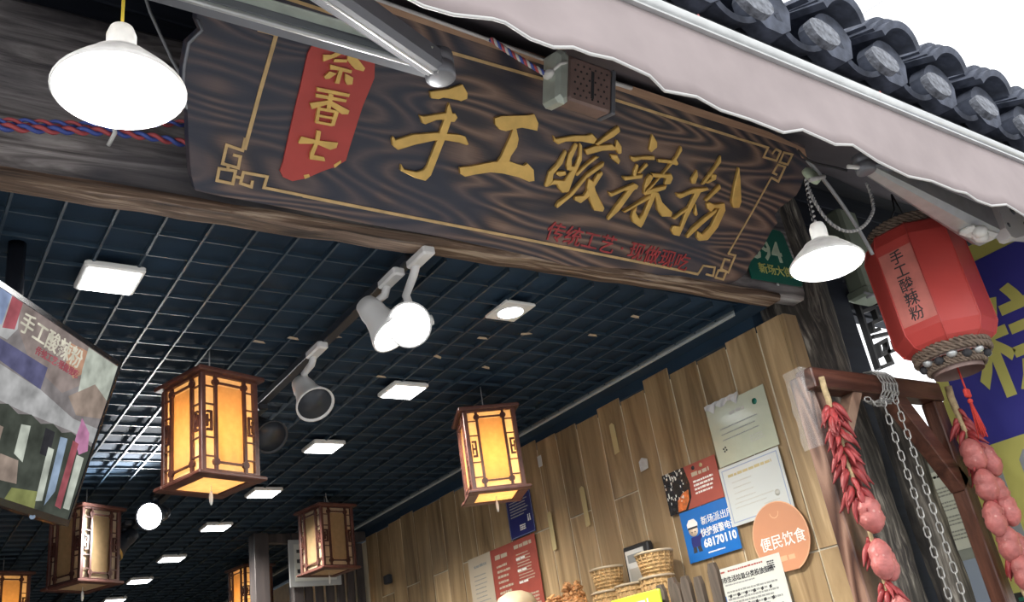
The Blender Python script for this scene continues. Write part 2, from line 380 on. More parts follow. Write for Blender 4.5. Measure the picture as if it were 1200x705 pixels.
def dup(root, loc, rotz, label, group=None):
    kids = {}
    for c in bpy.data.objects:
        if c.parent: kids.setdefault(c.parent.name, []).append(c)
    def cp(o, par):
        c = o.copy(); COL.objects.link(c)
        if par: c.parent = par
        for k in kids.get(o.name, []): cp(k, c)
        return c
    r = cp(root, None); r.location = loc; r.rotation_euler = (0, 0, rotz); r['label'] = label
    if group: r['group'] = group
    return r
def text_mesh(body, size, mat, off=0.0, ext=.001, align='LEFT', lead=1.0, shear=0, sx=1.0):
    c = bpy.data.curves.new('lettering', 'FONT'); c.body = body; c.size = size; c.offset = off*size; c.extrude = ext
    c.align_x = align; c.space_line = lead; c.shear = shear; c.resolution_u = 2
    o = bpy.data.objects.new('tmp', c); COL.objects.link(o)
    bpy.context.view_layer.update()
    me = bpy.data.meshes.new_from_object(o.evaluated_get(bpy.context.evaluated_depsgraph_get()))
    bpy.data.objects.remove(o); bpy.data.curves.remove(c)
    me.materials.clear(); me.materials.append(M[mat])
    if sx != 1.0: me.transform(Matrix.Diagonal((sx, 1, 1, 1)))
    me.name = 'lettering'
    return me
def text(body, size, mat, parent, x, y, z=.002, rot=0, **k):
    o = obj('lettering', text_mesh(body, size, mat, **k), None, parent); o.location = (x, y, z); o.rotation_euler = (0, 0, rot); return o
def helix(pts, r, turns, ph):
    """points winding round a path"""
    P = [Vector(p) for p in pts]; seg = [(P[i+1]-P[i]).length for i in range(len(P)-1)]; L = sum(seg); out = []; N = max(12, int(turns*9))
    for k in range(N+1):
        d = L*k/N; i = 0
        while i < len(seg)-1 and d > seg[i]: d -= seg[i]; i += 1
        p = P[i].lerp(P[i+1], min(1, d/max(seg[i], 1e-6))); t = (P[i+1]-P[i]).normalized()
        a = Vector((0, 0, 1)) if abs(t.z) < .8 else Vector((1, 0, 0)); x = t.cross(a).normalized(); y = t.cross(x)
        an = 2*math.pi*turns*k/N+ph; out.append(p+(x*math.cos(an)+y*math.sin(an))*r)
    return out
def bez(a, b, c, d, n=12):
    a, b, c, d = map(Vector, (a, b, c, d)); r = []
    for k in range(n+1):
        t = k/n; r.append(a*(1-t)**3+b*3*t*(1-t)**2+c*3*t*t*(1-t)+d*t**3)
    return r
def light(name, kind, loc, energy, col=(1, 1, 1), size=.1, parent=None, spot=None, aim=None, blend=.5):
    d = bpy.data.lights.new(name, kind); d.energy = energy; d.color = col
    if kind in ('POINT', 'SPOT'): d.shadow_soft_size = size
    if kind == 'AREA': d.size = size
    if kind == 'SPOT': d.spot_size = spot; d.spot_blend = blend
    o = bpy.data.objects.new(name, d); COL.objects.link(o)
    if parent is not None: o.parent = parent
    o.location = loc
    if aim is not None: o.rotation_euler = Vector(aim).to_track_quat('-Z', 'Y').to_euler()
    return o

FL = 9.0        # downlight beams
LANP = 6.0      # lantern bulbs, watts per unit
LROT = -40; LFAC = 5

# outlines of the carved characters, frets and board in the sign plane (metres)
SIGN = {"S":{"shou":[[[0.985,0.3353],[1.0321,0.3537],[1.0632,0.3734],[1.0841,0.3561],[1.0877,0.3431],[1.0728,0.3327],[1.0657,0.3336],[1.0247,0.3299],[1.0138,0.3233],[0.993,0.3203]],[[0.9755,0.2748],[0.9883,0.2752],[1.0423,0.2974],[1.0679,0.3013],[1.0775,0.2929],[1.0726,0.2809],[1.0599,0.2786],[1.0418,0.2791],[1.0236,0.2739],[0.9986,0.2568],[0.9896,0.2578]],[[0.9254,0.2114],[0.9341,0.2036],[0.9737,0.2265],[1.0332,0.2451],[1.0931,0.2543],[1.1142,0.2531],[1.1294,0.2361],[1.1236,0.2328],[1.0998,0.2347],[1.0601,0.2313],[1.0355,0.2249],[0.9895,0.2044],[0.9474,0.181],[0.9302,0.189],[0.9237,0.2032]],[[1.0426,0.3227],[1.0631,0.2953],[1.0624,0.2712],[1.0612,0.2348],[1.0526,0.1392],[1.0423,0.1227],[1.0107,0.1244],[0.9686,0.1338],[0.9657,0.15],[0.9778,0.1389],[1.0124,0.1398],[1.0294,0.1487],[1.0346,0.16],[1.04,0.2179],[1.0425,0.2705],[1.0433,0.2945],[1.0419,0.3119]]],"gong":[[[1.1783,0.316],[1.194,0.3252],[1.2693,0.3456],[1.2863,0.353],[1.3065,0.3336],[1.3106,0.3143],[1.2892,0.3135],[1.2626,0.3114],[1.2455,0.3044],[1.2207,0.2923],[1.2015,0.292],[1.185,0.3004]],[[1.2383,0.304],[1.2473,0.3061],[1.2641,0.2815],[1.267,0.261],[1.2575,0.2334],[1.2587,0.2145],[1.2232,0.2068],[1.2303,0.2274],[1.2385,0.284]],[[1.1241,0.175],[1.1544,0.1848],[1.2128,0.2088],[1.2574,0.2206],[1.2884,0.2179],[1.3059,0.2182],[1.3127,0.227],[1.3381,0.2142],[1.3516,0.1863],[1.3357,0.1809],[1.3006,0.1859],[1.2506,0.1858],[1.2131,0.1813],[1.1706,0.166],[1.1459,0.1554],[1.1304,0.1597]]],"suan":[[[1.3639,0.3143],[1.3752,0.3083],[1.4275,0.329],[1.467,0.3382],[1.4823,0.3471],[1.5053,0.336],[1.499,0.3212],[1.4589,0.3187],[1.4098,0.3075],[1.3885,0.2948],[1.3736,0.2993]],[[1.4156,0.287],[1.423,0.282],[1.4208,0.2485],[1.4046,0.2162],[1.4096,0.1972],[1.3942,0.1762],[1.3901,0.1798],[1.3875,0.2192],[1.4036,0.2448]],[[1.44,0.3122],[1.4499,0.3079],[1.4453,0.2671],[1.4556,0.2426],[1.4481,0.2343],[1.4348,0.247],[1.4304,0.2771]],[[1.4523,0.315],[1.4631,0.3087],[1.4785,0.2699],[1.4725,0.2282],[1.4714,0.1782],[1.4521,0.1721],[1.4345,0.1821],[1.4256,0.1906],[1.4113,0.1864],[1.3963,0.1775],[1.4104,0.2018],[1.4459,0.2069],[1.4532,0.2286],[1.4639,0.2578],[1.4643,0.2801]],[[1.4356,0.245],[1.4655,0.2514],[1.4711,0.2405],[1.4427,0.2345]],[[1.4119,0.2244],[1.4382,0.2322],[1.4449,0.2224],[1.4271,0.2133],[1.4142,0.216]],[[1.5581,0.387],[1.57,0.3733],[1.5547,0.3541],[1.5134,0.3201],[1.5015,0.3218],[1.5306,0.3574]],[[1.4749,0.3003],[1.5033,0.3178],[1.5577,0.3346],[1.5717,0.3287],[1.5678,0.3504],[1.5917,0.3355],[1.6001,0.3169],[1.5905,0.3125],[1.578,0.3211],[1.5346,0.31],[1.4885,0.2877]],[[1.5634,0.3065],[1.5857,0.3105],[1.6044,0.2972],[1.6027,0.2854],[1.5751,0.2954]],[[1.5173,0.2918],[1.531,0.2926],[1.5008,0.259],[1.4793,0.2251],[1.4723,0.2326],[1.4865,0.2536]],[[1.5519,0.2836],[1.5548,0.2705],[1.5141,0.2278],[1.4876,0.1723],[1.4512,0.1277],[1.4451,0.132],[1.449,0.1465],[1.4757,0.1745],[1.5088,0.2403],[1.5357,0.2687]],[[1.5551,0.2569],[1.5613,0.2491],[1.5482,0.2073],[1.541,0.1781],[1.5223,0.156],[1.498,0.1605],[1.4962,0.1716],[1.5236,0.1793],[1.5326,0.2042],[1.5448,0.2479]],[[1.5193,0.2289],[1.5383,0.2237],[1.5571,0.1999],[1.607,0.1582],[1.6058,0.1475],[1.5751,0.1451],[1.5473,0.1701],[1.5239,0.2024]]],"la":[[[1.6808,0.3921],[1.7091,0.3738],[1.7156,0.3603],[1.7013,0.3421],[1.6893,0.3469],[1.6855,0.3684]],[[1.6344,0.3173],[1.6481,0.3178],[1.6934,0.3313],[1.7175,0.3356],[1.723,0.3242],[1.675,0.3152],[1.6521,0.3023],[1.6397,0.3085]],[[1.6653,0.3016],[1.6732,0.2983],[1.6775,0.2614],[1.6708,0.2549],[1.6631,0.2785]],[[1.6965,0.3109],[1.7062,0.3069],[1.6869,0.276],[1.677,0.2764]],[[1.6316,0.2569],[1.6548,0.2617],[1.6999,0.2787],[1.7012,0.2663],[1.6426,0.2466]],[[1.6011,0.2055],[1.6165,0.206],[1.651,0.2281],[1.681,0.2469],[1.699,0.2429],[1.6974,0.2323],[1.6552,0.2188],[1.6163,0.1923]],[[1.6801,0.2416],[1.699,0.2429],[1.6858,0.2223],[1.662,0.1613],[1.6364,0.1256],[1.6303,0.1322],[1.6438,0.1732],[1.664,0.2205]],[[1.7304,0.3293],[1.7515,0.3339],[1.7834,0.3373],[1.7976,0.343],[1.8126,0.3334],[1.8092,0.3265],[1.7818,0.3267],[1.7378,0.3208]],[[1.7977,0.3839],[1.8065,0.3731],[1.7968,0.3377],[1.7683,0.2853],[1.7475,0.245],[1.7291,0.2206],[1.724,0.2274],[1.7507,0.2663],[1.7753,0.3125],[1.7938,0.3575]],[[1.7275,0.2871],[1.771,0.2936],[1.7979,0.3008],[1.8106,0.289],[1.8094,0.2705],[1.7889,0.2637],[1.7859,0.2838],[1.739,0.2767]],[[1.7226,0.2835],[1.739,0.2767],[1.7347,0.2578],[1.7263,0.2407],[1.7262,0.2227],[1.7181,0.2442],[1.7161,0.2694]],[[1.7229,0.2297],[1.7585,0.2498],[1.7982,0.2656],[1.7977,0.2525],[1.7708,0.2382],[1.7326,0.2203]],[[1.7493,0.2272],[1.7592,0.2203],[1.7163,0.1845],[1.6831,0.1575],[1.6749,0.1611],[1.7032,0.1846]],[[1.7497,0.2403],[1.7715,0.2368],[1.7685,0.1866],[1.7644,0.1384],[1.7602,0.1259],[1.7253,0.1366],[1.7126,0.15],[1.7098,0.1703],[1.7183,0.1875],[1.7211,0.1672],[1.7411,0.1526],[1.7507,0.1675],[1.7526,0.2201]],[[1.7558,0.2415],[1.7776,0.238],[1.8027,0.2142],[1.8547,0.1922],[1.8576,0.1793],[1.8226,0.1729],[1.7987,0.187],[1.7787,0.2147]]],"fen":[[[1.89,0.3318],[1.903,0.3134],[1.9044,0.2899],[1.8902,0.287],[1.881,0.3009]],[[1.9594,0.3915],[1.9708,0.3728],[1.9572,0.3407],[1.9381,0.2941],[1.9283,0.2921],[1.9346,0.3147],[1.9536,0.3612]],[[1.9511,0.3314],[1.9721,0.3332],[1.9765,0.318],[1.9499,0.2991],[1.9408,0.3026],[1.9574,0.3194]],[[1.8438,0.2496],[1.8665,0.2531],[1.9041,0.2765],[1.9549,0.2894],[1.9654,0.2835],[1.9363,0.2696],[1.8998,0.257],[1.8678,0.2363],[1.8535,0.2399]],[[1.9105,0.2778],[1.937,0.2751],[1.9289,0.2278],[1.9228,0.1832],[1.9207,0.1446],[1.9189,0.1268],[1.8942,0.1263],[1.8783,0.1372],[1.8806,0.1539],[1.9079,0.156],[1.9063,0.2019],[1.914,0.2571]],[[1.9086,0.2185],[1.9123,0.2111],[1.8753,0.1718],[1.8632,0.175],[1.8868,0.1982]],[[1.933,0.2339],[1.9574,0.2032],[1.9533,0.197],[1.9429,0.2033]],[[1.9975,0.3089],[2.0081,0.2974],[1.97,0.2465],[1.9629,0.2532],[1.9812,0.2812]],[[1.9759,0.2422],[1.9833,0.2491],[2.0074,0.2455],[2.0454,0.2583],[2.061,0.2364],[2.0571,0.1799],[2.036,0.1341],[2.0031,0.1257],[1.9877,0.1342],[1.9806,0.1552],[2.0061,0.1485],[2.0269,0.1801],[2.0343,0.2369],[2.0126,0.2355],[2.0057,0.2205],[1.9857,0.2277]],[[2.0262,0.2381],[2.026,0.2243],[1.9862,0.1728],[1.952,0.1253],[1.9441,0.1295],[1.9553,0.1618],[1.9866,0.2004]],[[2.0472,0.3732],[2.0721,0.3377],[2.1118,0.2739],[2.1125,0.2545],[2.088,0.2498],[2.0716,0.2661],[2.0575,0.3129],[2.0497,0.3548]]],"yu":[[[0.7085,0.3479],[0.7123,0.3336],[0.7392,0.3518],[0.7519,0.3632],[0.7453,0.3688],[0.7266,0.3529]],[[0.7634,0.3631],[0.777,0.3683],[0.8107,0.3453],[0.8088,0.3376],[0.7886,0.337],[0.7642,0.3516]],[[0.7359,0.3462],[0.7639,0.3525],[0.7657,0.3464],[0.7354,0.339]],[[0.73,0.3319],[0.7821,0.3328],[0.7817,0.3256],[0.7518,0.3247],[0.7318,0.3217]],[[0.7521,0.3271],[0.7611,0.3272],[0.7608,0.2963],[0.7511,0.2951]],[[0.7232,0.3029],[0.7316,0.3169],[0.749,0.3169],[0.7359,0.3016],[0.7269,0.2983]],[[0.7676,0.3218],[0.7889,0.318],[0.7908,0.3027],[0.7792,0.2987],[0.772,0.3064]]],"xiang":[[[0.7134,0.2759],[0.7921,0.2804],[0.7916,0.273],[0.7155,0.2679]],[[0.7147,0.262],[0.7884,0.2664],[0.7877,0.2599],[0.7168,0.254]],[[0.7433,0.2693],[0.7547,0.2694],[0.757,0.2305],[0.7479,0.2307]],[[0.7064,0.2381],[0.7487,0.2549],[0.7529,0.2488],[0.7146,0.2258]],[[0.7511,0.2555],[0.801,0.2438],[0.7999,0.2352],[0.7855,0.2317],[0.7498,0.2456]],[[0.7259,0.2349],[0.7324,0.2365],[0.7372,0.2005],[0.729,0.1995]],[[0.7295,0.2343],[0.7738,0.2371],[0.7731,0.2306],[0.7298,0.2277]],[[0.7314,0.2184],[0.7733,0.2209],[0.7731,0.216],[0.7319,0.2128]],[[0.7294,0.2035],[0.77,0.2055],[0.7705,0.1997],[0.73,0.1978]],[[0.7667,0.2353],[0.7768,0.2354],[0.775,0.2018],[0.7661,0.2011]]],"qi":[[[0.704,0.1452],[0.7073,0.1605],[0.7472,0.16],[0.7952,0.166],[0.7946,0.1534],[0.7815,0.1455],[0.7443,0.1519],[0.7069,0.1434]],[[0.7386,0.1824],[0.7486,0.1823],[0.7509,0.1608],[0.7465,0.1253],[0.7716,0.1259],[0.7766,0.117],[0.7395,0.1139],[0.7367,0.1281],[0.7413,0.1537]]],"chips":[[[0.7377,0.0737],[0.7489,0.0785],[0.753,0.0728],[0.7423,0.0656]],[[0.801,0.1122],[0.8152,0.1264],[0.8168,0.1207],[0.8054,0.1056]]],"plate":[[[0.6836,0.3685],[0.7326,0.3755],[0.8329,0.3609],[0.8413,0.3294],[0.8319,0.2588],[0.8281,0.1635],[0.8277,0.1281],[0.8072,0.1085],[0.7806,0.0927],[0.7467,0.068],[0.7154,0.0541],[0.6919,0.0592],[0.6814,0.0718],[0.6836,0.0919],[0.6795,0.2114],[0.6792,0.2679],[0.6765,0.3413]]],"board":[[[0.4265,0.4048],[0.4377,0.3421],[0.4508,0.3248],[0.4302,0.2922],[0.4318,0.2443],[0.4393,0.1973],[0.4604,0.1509],[0.4736,0.0975],[0.4949,0.0232],[0.5114,-0.0108],[0.57,-0.0131],[0.6378,-0.0122],[0.7333,-0.0127],[0.9495,-0.0145],[1.1187,-0.0124],[1.2777,-0.0167],[1.4403,-0.0203],[1.606,-0.0309],[1.7157,-0.0306],[1.8725,-0.0298],[1.996,-0.0235],[2.1243,-0.0141],[2.1942,-0.0043],[2.2383,0.0261],[2.2654,0.0512],[2.265,0.0962],[2.294,0.1546],[2.2995,0.203],[2.3127,0.2379],[2.2873,0.2597],[2.2938,0.2842],[2.323,0.3131],[2.3463,0.338],[2.3511,0.3652],[2.3475,0.3992],[2.3307,0.4473],[2.294,0.4929],[2.1227,0.5004],[1.9297,0.4941],[1.7458,0.492],[1.5278,0.4871],[1.2762,0.4858],[1.1043,0.4893],[0.8071,0.4954],[0.6953,0.4925],[0.5286,0.4789]]]},"L":{"left_line":[[0.5668,0.3785],[0.5658,0.3599],[0.6016,0.3611],[0.5965,0.2378],[0.5936,0.1014]],"bl_spiral":[[0.5893,0.1274],[0.59,0.0988],[0.5539,0.1031],[0.554,0.0607],[0.5897,0.0582],[0.5885,0.0846],[0.5721,0.0847]],"bl_square":[[0.5496,0.0484],[0.5855,0.0505],[0.5863,0.0205],[0.551,0.0209],[0.5496,0.0484]],"bl_link":[[0.5672,0.061],[0.5681,0.0498]],"bl_link2":[[0.5885,0.0376],[0.6008,0.0376]],"bl_spiral2":[[0.6271,0.0366],[0.6281,0.0218],[0.6025,0.0251],[0.603,0.0508],[0.6574,0.0519],[0.6562,0.0256],[0.761,0.0252]],"bottom":[[0.7507,0.0244],[0.9381,0.0236],[1.3456,0.0243],[1.7282,0.0229],[1.955,0.0221],[2.0601,0.0206]],"br":[[2.0581,0.0208],[2.0663,0.0511],[2.1175,0.0529],[2.1243,0.0246],[2.0914,0.0258]],"br_sq":[[2.1374,0.0461],[2.1738,0.0473],[2.1738,0.0195],[2.1366,0.0214],[2.1374,0.0461]],"br_sp":[[2.1509,0.105],[2.1843,0.1043],[2.183,0.0456],[2.1463,0.0524],[2.1448,0.0858],[2.1697,0.0854]],"right":[[2.1513,0.1047],[2.1809,0.2457],[2.205,0.3725]],"tr_sq2":[[2.2052,0.37],[2.2409,0.3646],[2.2446,0.4135],[2.2095,0.4139],[2.2031,0.3855],[2.2229,0.3833]],"tr_sq":[[2.2134,0.4543],[2.2541,0.4563],[2.2508,0.4228],[2.2128,0.4226],[2.2134,0.4543]],"tr_sp":[[2.1672,0.4394],[2.1752,0.4568],[2.1987,0.4542],[2.1968,0.4238],[2.1377,0.4225],[2.1408,0.4537],[1.9897,0.4513]],"top":[[1.9966,0.4523],[1.485,0.448],[1.0166,0.4356],[0.7306,0.4381],[0.5937,0.4391]],"crack":[[0.6397,-0.0201],[0.8135,-0.0106],[0.9482,-0.0102],[1.145,-0.015]]}}
rnd = random.Random(7)
# ------------------------------------------------------------------ the setting
def struct(name, mb, mat, **k):
    return obj(name, mb, mat, kind='structure', **k)
struct('floor', MB().box((-1.1, 1.95, -.1), (2.5, 9.6, 0)), 'floor')
struct('street', MB().box((-12, -14, -.12), (14, 1.95, -.02)), 'street')
struct('wall_left', MB().box((-1.2, 1.9, 0), (-1.1, 9.6, 2.99)), 'inner_wall')
struct('wall_back', MB().box((-1.2, 9.5, 0), (2.6, 9.6, 2.99)), 'inner_wall')
wr_ = struct('wall_right', MB().box((2.5, 1.745, 0), (2.555, 9.5, 2.685)), 'grout')
obj('upper_strip', MB().box((2.499, 1.86, 2.705), (2.555, 9.5, 2.99)), 'dark_ceiling', wr_)
obj('end_tile', MB().bbox((2.488, 1.724, 0), (2.557, 1.744, 2.70), .0015), 'tile', wr_)
ce = struct('ceiling', MB().box((-1.1, 1.84, 2.778), (2.5, 9.5, 2.82)), 'dark_ceiling')
x = .49-.105*14
bar_y = MB().box((-.003, 0, 0), (.003, 7.6, .016)).mesh('grid_bar', 'grid')
while x < 2.41:
    o = obj('grid_bar', bar_y, None, ce, loc=(x, 1.835, 2.75)); x += .105
bar_x = MB().box((0, -.0025, 0), (3.45, .002, .010)).mesh('grid_bar', 'grid')
y = 1.94-.105*0
while y < 9.4:
    obj('grid_bar', bar_x, None, ce, loc=(-1.05, y, 2.754)); y += .105
obj('edge_trim', MB().box((2.397, 1.86, 2.742), (2.409, 9.4, 2.748)).box((2.409, 1.86, 2.742), (2.411, 9.4, 2.775)), 'grid_trim', ce)
obj('edge_board', MB().box((2.412, 1.78, 2.75), (2.498, 9.4, 2.78)), 'dark_ceiling', ce)
for (fx, fy, a) in ((1.02, 2.42, .3), (.93, 2.47, .2), (1.14, 2.38, -.2), (1.36, 2.33, .4), (1.62, 2.27, .1), (1.55, 2.45, .5), (1.75, 2.20, -.3), (1.44, 2.66, .2), (1.78, 2.5, .4), (2.0, 2.15, .1), (2.05, 1.98, .2)):
    obj('tape_scrap', MB().prism([(-.02, -.006), (.008, -.008), (.022, .002), (.004, .006), (-.018, .008)], 0, .0015), 'flake', ce, loc=(fx, fy, 2.7475), rot=(0, 0, a))
# wood-look tiles of the right wall, each its own piece
ncol = 22; pitch = .15
for i in range(ncol):
    y0 = 1.746+(.0 if i == 0 else .111+(i-1)*pitch); y1 = 1.857+i*pitch
    top = 2.715+rnd.uniform(-.02, .022)
    jz = 2.33 if i % 2 == 0 else 1.93
    if i in (0, 7): jz = 1.93
    if i == 8: jz = 2.33
    edges = [jz+.8*k for k in range(-4, 3)]
    zs = [0.0]+[e for e in edges if .05 < e < top-.03]+[top]
    for a, b in zip(zs[:-1], zs[1:]):
        g = .0026
        obj('tile', MB().bbox((-.0035+rnd.uniform(-.0006, .0006), g, g), (0, y1-y0-g, b-a-g), .0015), 'tile', wr_, loc=(2.4995, y0, a))
# upper front wall over the lintel, with its boards
wf = struct('wall_front', MB().box((-2.5, 1.90, 2.86), (5.5, 1.96, 3.75)), 'facade')
for k in range(4):
    obj('board', MB().bbox((0, 0, 0), (8.0, .03, .118), .004), 'facade', wf, loc=(-2.5, 1.872, 3.235+k*.122))
for k in range(3):
    obj('board', MB().bbox((0, 0, 0), (2.2, .03, .118), .004), 'facade', wf, loc=(3.02, 1.872, 2.868+k*.122))

# ------------------------------------------------------------------ lintel with its brown lip
lt = thing('timber_lintel', 'long weathered grey timber lintel with a brown lip under the carved shop sign', 'beam', (0, 1.80, 2.72), -.035)
def rough_beam(x0, x1, y0, y1, z0, z1, n, amp, seed):
    r = random.Random(seed); m = MB(); k = 10; vs = []; fs = []
    base = [(y0+.01, z0), (y0, z0+.02), (y0-.004, (z0+z1)/2-.08), (y0+.0, (z0+z1)/2), (y0-.003, (z0+z1)/2+.08), (y0, z1-.02), (y0+.015, z1), (y1, z1), (y1, (z0+z1)/2), (y1, z0)]
    off = [0]*k
    for i in range(n+1):
        x = x0+(x1-x0)*i/n
        for q, (yy, zz) in enumerate(base):
            off[q] = off[q]*.6+r.uniform(-amp, amp)
            vs.append((x, yy+off[q], zz+off[(q+3) % k]*.5))
    for i in range(n):
        for q in range(k): fs.append((i*k+q, i*k+(q+1) % k, (i+1)*k+(q+1) % k, (i+1)*k+q))
    fs += [tuple(reversed(range(k))), tuple(range(n*k, n*k+k))]
    vs2 = [tuple(v) for v in vs]; m.add(vs2, [tuple(reversed(f)) for f in fs], True); return m
obj('beam', rough_beam(-1.6, 2.60, -.015, .045, .035, .50, 60, .002, 3), 'beam', lt)
m = MB(); r9 = random.Random(5); xs = [-1.6+4.05*k/44 for k in range(45)]
zz = [r9.uniform(-.004, .003) for _ in xs]; yy = [r9.uniform(-.004, .004) for _ in xs]; vs = []
for q, x in enumerate(xs): vs += [(x, -.030+yy[q], .033), (x, -.034+yy[q], .022), (x, -.026+yy[q], .010+zz[q]), (x, .034, .012+zz[q]), (x, .036, .033)]
fs = []
for q in range(44):
    for w in range(5): fs.append((q*5+w, q*5+(w+1) % 5, (q+1)*5+(w+1) % 5, (q+1)*5+w))
fs += [(4, 3, 2, 1, 0), tuple(44*5+w for w in range(5))]
obj('lip_board', m.add(vs, fs), 'lip', lt)

# ------------------------------------------------------------------ the carved sign
th = math.radians(48)
sgm = frame_mat((0, 1.70, 2.75), (1, 0, 0), (0, -math.sin(th), math.cos(th)))
base = (1.35, 0)
sg = thing('carved_shop_sign', 'long charred wooden shop sign with gold brush characters, leaning out over the entrance', 'sign', mat=sgm @ Matrix.Translation((base[0], base[1], 0)))
ST = Matrix.Translation((-base[0], -base[1], 0))
brd = MB(ST).prism(SIGN['S']['board'][0], -.045, 0)
o = obj('board', brd, 'sign_wood', sg)
bv = o.modifiers.new('edge', 'BEVEL'); bv.width = .006; bv.segments = 2; bv.limit_method = 'ANGLE'
# bevel along the top edge, the light on it painted as paler brown
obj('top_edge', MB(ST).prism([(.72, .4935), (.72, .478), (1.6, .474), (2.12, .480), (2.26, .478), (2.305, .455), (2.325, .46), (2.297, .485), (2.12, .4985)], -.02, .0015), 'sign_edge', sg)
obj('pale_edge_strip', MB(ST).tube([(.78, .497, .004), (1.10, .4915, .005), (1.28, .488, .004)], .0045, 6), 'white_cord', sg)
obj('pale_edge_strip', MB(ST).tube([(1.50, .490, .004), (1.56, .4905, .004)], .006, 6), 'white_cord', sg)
obj('worn_edge', MB(ST).tube([(.438, .345, 0), (.452, .326, .001), (.432, .294, .001), (.433, .246, 0), (.440, .20, 0), (.456, .16, -.002)], .0035, 6), 'alu_dark', sg)
for nm in ('shou', 'gong', 'suan', 'la', 'fen'):
    m = MB(ST); k = 0
    for p in SIGN['S'][nm]:
        m.prism(p, -.002, .009+k*.00025); k += 1
    o = obj('gold_character', m, 'gold', sg)
    bv = o.modifiers.new('edge', 'BEVEL'); bv.width = .0022; bv.segments = 1; bv.limit_method = 'ANGLE'; bv.angle_limit = math.radians(50)
pl = obj('red_plate', MB(ST).prism(SIGN['S']['plate'][0], -.001, .006), 'red_plate', sg)
for nm in ('yu', 'xiang', 'qi'):
    m = MB(ST)
    for k, p in enumerate(SIGN['S'][nm]): m.prism(p, .005, .0125+k*.0003)
    obj('gold_character', m, 'gold', pl)
m = MB(ST)
for p in SIGN['S']['chips']: m.prism(p, .0055, .0075)
obj('gold_chip', m, 'gold', pl)
wd = {'left_line': .0085, 'top': .0075, 'bottom': .0075, 'right': .0055}
groups = {'border': ('left_line', 'top', 'bottom', 'right'), 'corner_fret': ('bl_spiral', 'bl_square', 'bl_link', 'bl_link2', 'bl_spiral2')}
def lines(name, keys):
    m = MB(ST)
    for q, k in enumerate(keys): m.line(SIGN['L'][k], wd.get(k, .0065), 0, .003+q*.0002)
    obj(name, m, 'gold_line', sg)
for k in ('left_line', 'top', 'bottom', 'right'): lines('border_line', (k,))
lines('corner_fret', ('bl_spiral', 'bl_square', 'bl_link', 'bl_link2', 'bl_spiral2'))
lines('corner_fret', ('br', 'br_sq', 'br_sp')); lines('corner_fret', ('tr_sp', 'tr_sq', 'tr_sq2'))
t = text('传统工艺 · 现做现吃', .062, 'red_ink', sg, 1.447-base[0], .040, .002, off=.008)
t.rotation_euler = (0, 0, -.025)
t.scale = (1.02, .95, 1)

# ------------------------------------------------------------------ house number plate, on the front of the beam's end
pq = thing('house_number_plate', 'green enamel house number plate with pale figures beside the sign end', 'number plate', mat=frame_mat((2.325, 1.690, 2.79), (1, -.04, 0), (0, 0, 1)))
o = obj('plate', MB().prism([(.0, .0), (.245, .0), (.255, .012), (.235, .205), (.222, .218), (.02, .218), (-.0, .2)], 0, .004), 'plaque', pq)
text('394', .115, 'plaque_text', pq, .035, .085, .005, off=.014, sx=.9)
text('新场大街', .042, 'plaque_gold', pq, .048, .032, .005, off=.008)
obj('fixing_screw', MB().lathe([(.006, 0), (.006, .003), (.003, .005)], 8), 'alu', pq, loc=(.125, -.006, .0))

# ------------------------------------------------------------------ perforated box with its pale end plate, in front of the sign
bx = thing('perforated_box', 'small brown perforated metal box with a pale end plate, hung before the sign top', 'box', mat=frame_mat((1.290, 1.27, 2.955), (1, .02, -.03), (0, -.30, .95)) @ Matrix.Diagonal((.93, .93, .93, 1)))
b = obj('case', MB().bbox((-.045, -.062, -.03), (.10, .06, .03), .006), 'box_brown', bx)
m = MB()
for i in range(6):
    for j in range(6):
        m.lathe([(.0032, .0300), (.0032, .0307)], 8, Matrix.Translation((-.025+i*.0195+(j % 2)*.009, -.043+j*.0165, 0)))
m.box((-.004+.032, -.04, .0302), (.006+.032, .035, .0309))
obj('perforation', m, 'ink', b)
obj('end_plate', MB().bbox((-.085, -.078, -.036), (-.045, .066, .036), .01), 'box_plate', bx)
obj('cable_clip', MB().ball((-.092, .0, .006), (.012, .014, .02)).tube([(-.09, .0, .01), (-.08, .02, .038), (-.06, .03, .04)], .0045, 6), 'trim_white', bx)
obj('side_cap', MB().bbox((.10, -.064, -.032), (.113, .062, .032), .003), 'alu_dark', bx)
wp = [(1.065, 1.285, 3.028), (1.11, 1.28, 3.0), (1.165, 1.275, 2.975), (1.20, 1.27, 2.958)]
tw = thing('twisted_sign_cable', 'red and blue twisted cable crossing the sign top to the perforated box', 'cable', wp[0])
T0 = Matrix.Translation(-Vector(wp[0]))
for q, mm in enumerate(('wire_red', 'wire_blue', 'white_cord')):
    obj('strand', MB(T0).tube(helix(wp, .0036, 5, q*2.1), .0034, 6), mm, tw)
